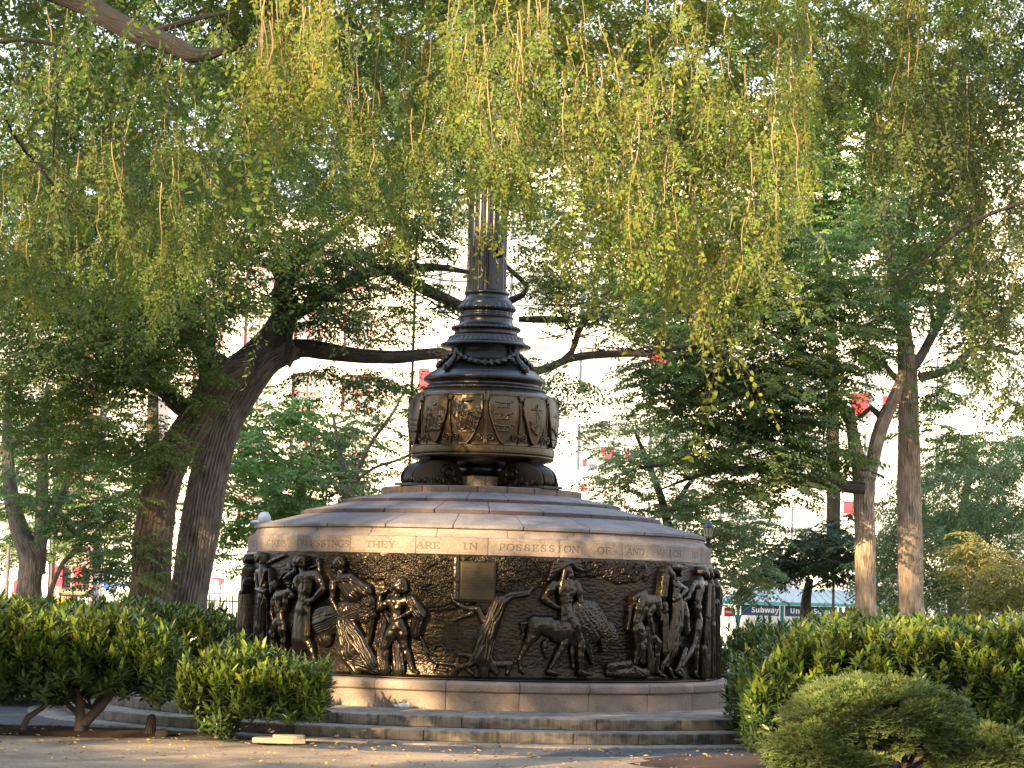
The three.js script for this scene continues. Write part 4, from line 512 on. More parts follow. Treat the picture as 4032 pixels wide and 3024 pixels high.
// fill ellipsoids [centre, radii, count] with sprays, thinned by noise so that gaps and clumps show
function fill(blobs, o = {}) {
  const out = [], { lump = 0.9, cut = -0.12, scale = [0.8, 1.25], tilt = [-0.4, 0.3], roll = 0.5, tint = [0.75, 1.25], warm = [-0.1, 0.2], shell = 0.5, sd = 0, keep } = o;
  for (const [c, r, n] of blobs) for (let i = 0; i < n; i++) {
    const u = unit(), q = Math.pow(rnd(), shell / 3 + 0.01) ; const p = V(c.x + u.x * r.x * q, c.y + u.y * r.y * q, c.z + u.z * r.z * q);
    if (fbm(p.x / lump, p.y / lump * 1.25, p.z / lump + sd, 2) < cut + rr(-0.06, 0.06)) { rnd(); continue; }
    if (keep && !keep(p)) continue;
    const dk = 1 + 0.35 * n3(p.x * 0.6, p.y * 0.6, p.z * 0.6 + 5);
    out.push([p.x, p.y, p.z, rr(...scale), rr(0, TAU), rr(...tilt), rr(-roll, roll), rr(...tint) * dk, rr(...warm)]);
  }
  return out;
}
// blobs given as they are seen in the photograph (2212 wide): x, y, half width, half height, depth z, half depth, count
const seen = list => list.map(([x, y, rx, ry, z, rz, n]) => { const k = perPx2(z); return [at2(x, y, z), V(rx * k, ry * k, rz), n]; });

// ------------------------------------------------------------------ laurel hedges and shrubs
function hedgePlaces(n, x0, x1, z0, z1, top, foot, o = {}) { // shoots over a rounded, uneven mass; denser and lighter on top
  const out = [];
  for (let i = 0; i < n; i++) {
    const x = rr(x0, x1), z = rr(z0, z1), tx = clamp(Math.min(x - x0, x1 - x) / 0.8, 0, 1), tz = clamp(Math.min(z - z0, z1 - z) / 0.55, 0, 1), ed = Math.sqrt(Math.min(tx, 1) * (2 - Math.min(tx, 1))) * Math.sqrt(tz * (2 - tz));
    const T1 = top * (0.62 + 0.38 * ed) + (o.wave ?? 0.2) * 1.35 * fbm(x * 1.3, z * 1.4, (o.sd || 0) + 2, 3) + (o.shape ? o.shape(x, z) : 0), b = (typeof foot === 'function' ? foot(x, z) : foot) + 0.12 * n3(x * 1.3, z * 1.3, 9);
    const q = rnd(), lead = q < 0.07, y = lead ? T1 + rr(0.02, 0.20) : q < 0.5 ? T1 - Math.abs(gauss()) * 0.12 : rr(b, T1); if (y < b) continue;
    if (!lead && fbm(x * 2.1, y * 2.1, z * 2.1 + 7, 2) < -0.17) continue;
    const up = smooth(T1 - 0.5, T1 - 0.02, y); const outz = clamp((z - (z0 + z1) / 2) / ((z1 - z0) / 2), -1, 1);
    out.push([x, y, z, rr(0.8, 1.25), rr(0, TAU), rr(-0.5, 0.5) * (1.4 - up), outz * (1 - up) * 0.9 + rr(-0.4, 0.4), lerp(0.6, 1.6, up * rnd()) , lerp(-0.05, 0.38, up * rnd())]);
  }
  return out;
}
function stems(list, mat) { return merge(list.map(([pts, r]) => tube(pts, r, 7, { step: 0.12, ridge: (a, l) => 1 + 0.12 * n3(Math.cos(a) * 2, l * 9, Math.sin(a) * 2) }))); }
M.stem = std([0.105, 0.075, 0.055], 0.9, { bumpMap: T.bark, bumpScale: 0.006 });
function randomStems(base, spread, topY, n, r) { const out = []; for (let i = 0; i < n; i++) { const a = i / n * TAU + rr(-0.4, 0.4), R = spread * rr(0.5, 1), tip = V(base.x + R * Math.cos(a), topY * rr(0.7, 1), base.z + R * 0.6 * Math.sin(a)); const m = base.clone().lerp(tip, 0.4); m.y = base.y + (tip.y - base.y) * rr(0.2, 0.4); m.x += rr(-0.1, 0.1); out.push([[base.clone(), m, base.clone().lerp(tip, 0.72).add(V(rr(-0.08, 0.08), 0.02, 0)), tip], [r, r * 0.8, r * 0.55, r * 0.2]]); } return out; }
SEED = 21;
{ // long hedge behind on the left, round the feet of the big trees
  const t = thing('laurel_hedge', 'long clipped laurel hedge left of the monument, in front of the two big leaning trunks', 'hedge', [0, 0, 0]);
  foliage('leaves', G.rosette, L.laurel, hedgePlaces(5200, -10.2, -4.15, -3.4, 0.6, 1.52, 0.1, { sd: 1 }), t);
  mesh('stem', stems([...randomStems(V(-8.6, 0, -1.2), 1.5, 1.2, 9, 0.04), ...randomStems(V(-6.8, 0, -1.2), 1.5, 1.2, 9, 0.04), ...randomStems(V(-5.2, 0, -1.0), 1.2, 1.2, 9, 0.035)]), M.stem, t);
}
{ // open shrubs in front on the left, standing on bare crooked stems
  const spots = [[-7.0, 6.5, 1.6, 1.52, 'spreading laurel shrub at the left edge on several bare crooked stems', 0], [-5.3, 6.35, 1.2, 1.46, 'laurel shrub on a short forked trunk, right-hand one of the pair at the left front', 1]];
  for (const [x, z, hw, top, lab, id] of spots) {
    const t = thing('laurel_shrub', lab, 'shrub', [x, 0.05, z], 'open laurel shrubs at the left front');
    foliage('leaves', G.rosette, L.laurel, hedgePlaces(id ? 2300 : 3100, -hw, hw, -1.15, 1.0, top - 0.05, (a, b) => 0.42 + 0.25 * (1 - Math.abs(a) / hw) - (id ? 0 : 0.1 * smooth(0, 1, -a)), { sd: 5 + id, wave: 0.22 }), t);
    const b = id ? V(0.12, 0, 0.25) : V(-0.5, 0, 0.25);
    const list = id ? [[[V(0.0, -0.05, 0.3), V(0.0, 0.22, 0.3), V(-0.06, 0.5, 0.28), V(-0.3, 1.0, 0.1)], [0.085, 0.07, 0.05, 0.02]], [[V(0.05, 0.1, 0.3), V(0.28, 0.35, 0.32), V(0.45, 0.62, 0.2), V(0.6, 1.0, 0.1)], [0.075, 0.065, 0.05, 0.02]], [[V(0.0, 0.2, 0.3), V(-0.4, 0.5, 0.1), V(-0.8, 0.8, 0)], [0.04, 0.03, 0.015]], ...randomStems(V(0.1, 0.3, 0.1), 1.0, 1.1, 7, 0.025)] : [[[V(-0.75, -0.05, 0.3), V(-0.6, 0.15, 0.3), V(-0.25, 0.3, 0.35), V(0.25, 0.55, 0.2)], [0.06, 0.05, 0.04, 0.02]], [[V(-0.8, -0.05, 0.3), V(-0.6, 0.22, 0.3), V(-0.4, 0.6, 0.2)], [0.06, 0.055, 0.03]], [[V(0.45, -0.05, 0.35), V(0.45, 0.2, 0.33), V(0.55, 0.45, 0.25), V(0.9, 0.8, 0.1)], [0.045, 0.04, 0.035, 0.02]], [[V(0.45, 0.15, 0.33), V(0.1, 0.4, 0.2), V(-0.4, 0.55, 0.1)], [0.035, 0.03, 0.015]], [[V(0.95, -0.05, 0.3), V(1.0, 0.15, 0.3), V(1.25, 0.35, 0.25), V(1.5, 0.8, 0.1)], [0.05, 0.045, 0.03, 0.015]], [[V(-1.3, -0.05, 0.2), V(-1.1, 0.3, 0.2), V(-1.0, 0.8, 0)], [0.05, 0.04, 0.02]], ...randomStems(b, 1.3, 1.1, 9, 0.025)];
    mesh('stem', stems(list), M.stem, t);
  }
  const c = thing('laurel_shrub', 'small lone laurel shrub in front of the steps, left of the middle', 'shrub', [-2.92, 0.03, 6.9]);
  const pl = hedgePlaces(1350, -1.0, 1.0, -0.6, 0.6, 1.02, (a, b) => a < -0.25 ? 0.08 + 0.3 * smooth(-0.5, -0.95, a) : 0.36, { sd: 9, wave: 0.3 }).filter(p => fbm(p[0] * 1.6, p[1] * 1.6, p[2] * 1.6 + 3, 2) > -0.16);
  foliage('leaves', G.rosette, L.laurel, pl, c);
  mesh('stem', stems([[[V(-0.5, -0.05, 0), V(-0.35, 0.25, 0), V(0.2, 0.4, 0.05), V(0.85, 0.55, 0)], [0.035, 0.03, 0.025, 0.012]], ...randomStems(V(-0.45, 0, 0), 0.9, 0.9, 8, 0.02)]), M.stem, c);
}
{ // big hedge on the right: a high back mass and the nearer bulk in front of it
  const t = thing('laurel_hedge', 'large laurel hedge with yellow-green tips filling the right, in front of the two upright trunks', 'hedge', [0, 0, 0]);
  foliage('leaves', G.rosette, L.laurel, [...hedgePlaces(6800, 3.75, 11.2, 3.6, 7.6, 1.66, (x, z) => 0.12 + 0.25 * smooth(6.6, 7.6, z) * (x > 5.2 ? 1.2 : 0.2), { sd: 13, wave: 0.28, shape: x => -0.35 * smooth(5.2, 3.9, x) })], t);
  mesh('stem', stems([...randomStems(V(5, 0, 5.6), 1.3, 1.2, 9, 0.035), ...randomStems(V(6.8, 0, 5.8), 1.5, 1.2, 9, 0.035), ...randomStems(V(8.6, 0, 5.8), 1.5, 1.2, 9, 0.035)]), M.stem, t);
  const u = thing('laurel_hedge', 'darker laurel hedge behind, right of the monument and below the subway entrance', 'hedge', [0, 0, 0]);
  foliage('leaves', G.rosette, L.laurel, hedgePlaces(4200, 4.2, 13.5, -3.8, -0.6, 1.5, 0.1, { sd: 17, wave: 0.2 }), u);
  mesh('stem', stems([...randomStems(V(5.2, 0, -2), 1.2, 1.3, 8, 0.035), ...randomStems(V(7.5, 0, -2), 1.5, 1.3, 8, 0.035), ...randomStems(V(10.5, 0, -2), 1.6, 1.3, 8, 0.035)]), M.stem, u);
}
{ // spreading yew in front at the right
  const t = thing('yew_bush', 'low spreading yew with a domed top and pale drooping left side, front right', 'shrub', [0, 0, 0]);
  const out = []; const z0 = 10.4, add = (cx, cz, rx, ry, rz, cy, n, up) => { for (let i = 0; i < n; i++) { const d = unit(); if (d.y < -0.15 && up) continue; const q = 1 - 0.16 * rnd() * rnd() + 0.05 * n3(d.x * 5, d.y * 5, d.z * 5 + cx); const p = V(cx + d.x * rx * q, cy + d.y * ry * q, cz + d.z * rz * q); if (p.y < 0.03) continue; if (fbm(p.x * 4.5, p.y * 4.5, p.z * 4.5, 2) < -0.10 + rr(-0.05, 0.05)) continue; p.addScaledVector(d, 0.10 * n3(p.x * 5, p.y * 5, p.z * 5)); out.push([p.x, p.y, p.z, rr(1.0, 1.7), Math.atan2(-d.z, d.x) + rr(-0.7, 0.7), d.y * 1.1 + rr(-0.3, 0.3) - 0.2, rr(-0.5, 0.5), rr(0.7, 1.2), rr(-0.05, 0.18)]); } };
  add(4.95, z0, 1.02, 0.42, 0.85, 0.66, 3600, true); add(4.4, z0 + 0.35, 0.46, 0.44, 0.5, 0.55, 1300, true); add(4.12, z0 + 0.55, 0.42, 0.34, 0.45, 0.25, 1500, false); add(4.45, z0 + 0.75, 0.38, 0.24, 0.3, 0.15, 900, false); add(5.55, z0 + 0.3, 0.42, 0.42, 0.5, 0.42, 1400, true); add(6.1, z0 + 0.4, 0.5, 0.3, 0.5, 0.28, 1400, false);
  foliage('needles', G.yew, L.yew, out, t);
  mesh('stem', stems([[[V(5.5, 0.0, z0 + 0.5), V(5.0, 0.1, z0 + 0.6), V(4.72, 0.25, z0 + 0.4), V(4.5, 0.5, z0 + 0.2)], [0.06, 0.055, 0.045, 0.02]], [[V(5.3, 0.0, z0), V(5.25, 0.4, z0), V(5.0, 0.8, z0)], [0.05, 0.04, 0.02]], [[V(4.75, 0.2, z0 + 0.4), V(4.72, 0.5, z0 + 0.2), V(4.6, 0.75, z0)], [0.035, 0.03, 0.015]], ...randomStems(V(5.2, 0.02, z0), 0.9, 0.85, 10, 0.022)]), M.stem, t);
}
// ------------------------------------------------------------------ trees
const barkRidge = (n, amp, tw = 0) => (a, l, p) => 1 + amp * (Math.abs(Math.sin(a * n / 2 + tw * l + 2.2 * n3(Math.cos(a) * 1.5, l * 1.6, Math.sin(a) * 1.5))) - 0.6) + 0.10 * n3(Math.cos(a) * 1.2 + 4, l * 0.7, Math.sin(a) * 1.2) + 0.05 * n3(Math.cos(a) * 5, l * 6, Math.sin(a) * 5);
const barkMat = c => std(c, 0.95, { map: T.bark, bumpMap: T.bark, bumpScale: 0.06 });
M.barkBrown = barkMat([0.19, 0.135, 0.085]); M.barkGrey = barkMat([0.27, 0.21, 0.155]); M.barkTan = barkMat([0.46, 0.345, 0.235]); M.barkDark = barkMat([0.10, 0.08, 0.06]); M.barkMid = barkMat([0.26, 0.215, 0.17]);
// limb seen in the photograph: [[x, y, half width px, dz], ...] at depth z -> tube
function limb(list, z, seg = 10, amp = 0.12, n = 7) { const k = perPx2(z); return tube(list.map(([x, y, , dz = 0]) => at2(x, y, z + dz)), list.map(p => p[2] * k), seg, { step: seg > 20 ? 0.06 : 0.22, ridge: barkRidge(n, amp) }); }
function twigsFrom(pts, z, n, len, r) { const k = perPx2(z), out = []; for (let i = 0; i < n; i++) { const [x, y] = pts[Math.floor(rnd() * pts.length)]; const p = at2(x + rr(-20, 20), y + rr(-15, 15), z + rr(-1, 1)), d = unit(); d.y = Math.abs(d.y) * 0.6 - 0.1; const q = p.clone().addScaledVector(d, len * rr(0.4, 1)); const m = p.clone().lerp(q, 0.5).add(unit().multiplyScalar(len * 0.08)); out.push(tube([p, m, q], [r, r * 0.7, r * 0.2], 5, { n: 6 })); } return out; }
const more = (l, k) => l.map(b => [b[0], b[1], Math.round(b[2] * k)]);
SEED = 31;
{ // the two big leaning trunks on the left, one tree each
  const z = -8, a = thing('elm_tree', 'big elm with a knobbly dark trunk, front one of the crossing pair at left', 'tree');
  mesh('trunk', limb([[318, 1345, 50], [326, 1260, 43], [330, 1170, 41], [345, 1070, 38], [375, 990, 37], [425, 905, 36], [462, 845, 37], [500, 808, 34], [545, 790, 26]], z, 150, 0.10, 22), M.barkBrown, a);
  const limbsA = [limb([[500, 815, 26], [470, 780, 22], [430, 760, 15], [405, 715, 9], [380, 670, 5]], z), limb([[430, 900, 24], [380, 870, 22], [355, 845, 17], [300, 818, 13], [240, 812, 8], [185, 812, 4]], z), limb([[490, 800, 22], [540, 760, 20], [590, 700, 16], [612, 640, 13], [600, 560, 9], [570, 500, 5]], z), limb([[455, 830, 20], [440, 780, 16], [460, 720, 10], [430, 640, 6]], z), limb([[380, 880, 12], [250, 740, 9], [120, 690, 7], [20, 690, 4]], z)];
  mesh('limb', merge([...limbsA, ...twigsFrom([[300, 820], [400, 700], [590, 650], [200, 800], [120, 700], [450, 650]], z, 60, 2.2, 0.02)]), M.barkDark, a);
  const b = thing('elm_tree', 'big elm with straight furrowed grey trunk, rear one of the crossing pair at left', 'tree');
  mesh('trunk', limb([[398, 1345, 46], [408, 1280, 40], [425, 1180, 41], [442, 1080, 41], [465, 980, 39], [493, 900, 36], [520, 850, 36], [552, 805, 34], [590, 770, 30], [640, 752, 24]], z - 0.9, 190, 0.11, 34), M.barkGrey, b);
  const lb = [limb([[580, 778, 30], [640, 752, 22], [700, 758, 19], [760, 766, 16], [850, 772, 14], [965, 765, 12], [1060, 790, 10], [1165, 800, 9], [1230, 775, 9], [1290, 766, 9], [1400, 762, 7], [1480, 748, 5], [1545, 732, 4]], z - 0.9, 12), limb([[590, 770, 30], [610, 700, 24], [612, 620, 22], [640, 560, 16], [700, 520, 10], [800, 440, 7], [930, 400, 4]], z - 0.9, 12), limb([[610, 600, 18], [590, 560, 18], [575, 580, 14]], z - 0.6, 10), limb([[620, 690, 16], [700, 640, 13], [790, 590, 12], [870, 580, 11], [950, 578, 8], [1020, 590, 4]], z - 0.9), limb([[640, 750, 10], [620, 790, 8], [640, 640, 6]], z), limb([[1200, 790, 7], [1235, 760, 7], [1252, 710, 7], [1285, 665, 6], [1330, 610, 4]], z - 0.9), limb([[850, 590, 11], [910, 620, 14], [960, 645, 13], [1020, 668, 12], [1100, 650, 8], [1140, 625, 6], [1090, 570, 5], [1060, 520, 3]], z - 2), limb([[1120, 690, 6], [1170, 690, 9], [1230, 690, 6]], z - 2)];
  mesh('limb', merge([...lb, ...twigsFrom([[700, 640], [850, 580], [950, 660], [1230, 720], [1400, 760], [650, 540], [800, 450], [1300, 660]], z - 1, 80, 2.4, 0.02)]), M.barkDark, b);
  const blobsA = seen([[60, 480, 160, 130, -6, 3, 420], [220, 560, 170, 130, -6, 3, 520], [110, 680, 170, 90, -6, 2.5, 420], [330, 690, 130, 90, -6, 2.5, 330], [430, 590, 130, 110, -5.5, 2.5, 380], [150, 790, 140, 60, -5.5, 2, 220], [290, 770, 90, 60, -5, 2, 150], [60, 860, 90, 80, -7, 2, 160], [240, 900, 90, 90, -6.5, 2, 170], [330, 960, 60, 60, -6.6, 1.2, 70], [150, 980, 90, 60, -8, 2, 110], [430, 450, 150, 110, -6, 3, 380], [250, 400, 160, 110, -6, 3, 380], [400, 700, 80, 70, -5, 1.5, 120], [425, 830, 40, 60, -7.2, 0.7, 50], [300, 1060, 26, 70, -7.2, 0.7, 34], [310, 1200, 34, 70, -7.4, 0.8, 40], [330, 1180, 40, 40, -7.2, .5, 26]]);
  foliage('crown', G.elm, L.mid, fill(more(blobsA, 1.6), { cut: -0.06, lump: 0.8, sd: 3, warm: [-0.05, 0.25] }), a);
  const blobsB = seen([[600, 430, 150, 120, -8, 3, 420], [760, 480, 130, 100, -8, 3, 330], [720, 590, 110, 60, -8, 2, 170], [880, 430, 120, 90, -9, 3, 270], [800, 690, 150, 45, -8.5, 2, 170], [730, 830, 90, 40, -8.3, 1.5, 90], [820, 820, 60, 30, -8.3, 1.5, 40], [950, 480, 70, 80, -9, 2, 120], [700, 660, 70, 50, -7.5, 1.5, 90], [1180, 560, 80, 70, -9, 2, 120], [1260, 640, 100, 60, -9, 2, 170], [1400, 690, 110, 50, -9, 2, 160], [1180, 470, 90, 70, -9, 2, 140], [1230, 850, 40, 50, -8.6, 1, 46], [1190, 830, 30, 60, -8.6, 1, 30], [1250, 930, 16, 50, -8.6, .5, 14], [640, 560, 90, 60, -7, 1.5, 110], [880, 560, 70, 60, -9, 2, 90], [880, 640, 90, 30, -10, 2, 70]]);
  foliage('crown', G.elm, L.mid, fill(more(blobsB, 1.5), { cut: -0.02, lump: 0.8, sd: 7, tint: [0.6, 1.1], warm: [-0.1, 0.2] }), b);
}
{ // two upright trunks on the right
  const z = -17, a = thing('linden_tree', 'forked tree with patches of sun, left one of two upright trunks', 'tree');
  mesh('trunk', merge([limb([[1874, 1365, 27], [1870, 1300, 22], [1869, 1200, 21], [1867, 1100, 22], [1866, 1030, 24], [1852, 985, 16], [1842, 935, 13], [1835, 880, 9]], z, 120, 0.07, 24), limb([[1872, 1060, 15], [1884, 1000, 15], [1895, 950, 15], [1912, 900, 15], [1935, 850, 12], [1950, 800, 8]], z, 80, 0.07, 18)]), M.barkTan, a);
  mesh('limb', merge([limb([[1868, 1055, 13], [1830, 1052, 14], [1780, 1045, 14], [1720, 1035, 12], [1690, 1028, 8], [1600, 1010, 5], [1500, 1030, 4], [1420, 1060, 2]], z + 1, 12), limb([[1530, 1015, 4], [1500, 985, 6], [1470, 1000, 4], [1380, 1010, 3]], z + 1), limb([[1905, 905, 8], [1880, 880, 7], [1860, 900, 5], [1820, 905, 3]], z), limb([[1842, 935, 8], [1800, 850, 7], [1730, 760, 6], [1640, 700, 4]], z), ...twigsFrom([[1500, 1020], [1600, 1010], [1700, 900], [1650, 750], [1750, 800]], z, 60, 2.4, 0.02)]), M.barkDark, a);
  const bl = seen([[1400, 560, 130, 100, -15, 3, 330], [1520, 640, 150, 110, -15, 3, 480], [1620, 740, 150, 110, -15, 3, 520], [1480, 790, 120, 80, -15, 2.5, 300], [1600, 860, 130, 80, -15, 2.5, 360], [1730, 830, 110, 90, -15.5, 2.5, 320], [1640, 960, 110, 60, -15, 2, 220], [1540, 950, 90, 60, -15, 2, 170], [1760, 940, 90, 60, -15.5, 2, 190], [1800, 700, 120, 110, -16, 3, 360], [1700, 600, 130, 110, -16, 3, 380], [1430, 850, 50, 60, -14.5, 1.5, 80], [1700, 1040, 90, 40, -15, 1.5, 100], [1800, 1000, 60, 40, -16, 1.5, 60], [1560, 520, 130, 90, -16, 3, 330], [1590, 1060, 60, 30, -15, 1.3, 40]]);
  foliage('crown', G.mid, L.mid, fill(more(bl, 1.35), { cut: -0.05, lump: 1.0, sd: 13, tilt: [-0.35, 0.1], roll: 0.25, tint: [0.6, 1.15], warm: [-0.12, 0.15] }), a);
  const b = thing('linden_tree', 'tall unforked tree with bands of sun, rightmost of the two upright trunks', 'tree');
  mesh('trunk', limb([[1972, 1365, 33], [1968, 1310, 27], [1966, 1200, 26], [1965, 1050, 25], [1963, 920, 22], [1961, 830, 21], [1958, 780, 20], [1950, 700, 14], [1930, 620, 10], [1925, 500, 6]], z - 1, 140, 0.07, 28), M.barkTan, b);
  mesh('limb', merge([limb([[1962, 800, 14], [1985, 775, 11], [2008, 735, 10], [2035, 680, 10], [2045, 640, 8], [2060, 560, 5]], z - 1, 12), limb([[1985, 815, 10], [2030, 805, 9], [2070, 785, 9], [2100, 755, 8], [2150, 752, 6], [2200, 765, 4]], z - 1, 12), limb([[2000, 760, 8], [2015, 700, 6], [2005, 640, 4]], z - 1), limb([[1950, 830, 8], [1920, 800, 6], [1900, 760, 3]], z - 1), ...twigsFrom([[2040, 650], [2100, 750], [1940, 600], [1990, 720]], z, 40, 2.2, 0.02)]), M.barkMid, b);
  const b2 = seen([[1900, 560, 120, 100, -18, 3, 300], [1960, 650, 80, 60, -17, 2, 130], [2050, 560, 110, 80, -18, 3, 220], [1880, 740, 60, 70, -17, 2, 110], [2090, 800, 70, 60, -17, 2, 110], [2010, 900, 50, 60, -18, 2, 80], [2060, 960, 50, 50, -19, 2, 70], [1960, 470, 120, 80, -18, 3, 220], [2120, 680, 70, 60, -17, 2, 100]]);
  foliage('crown', G.mid, L.far, fill(more(b2, 1.5), { cut: 0.02, lump: 1.1, sd: 17, tint: [0.7, 1.2], warm: [-0.15, 0.1] }), b);
}
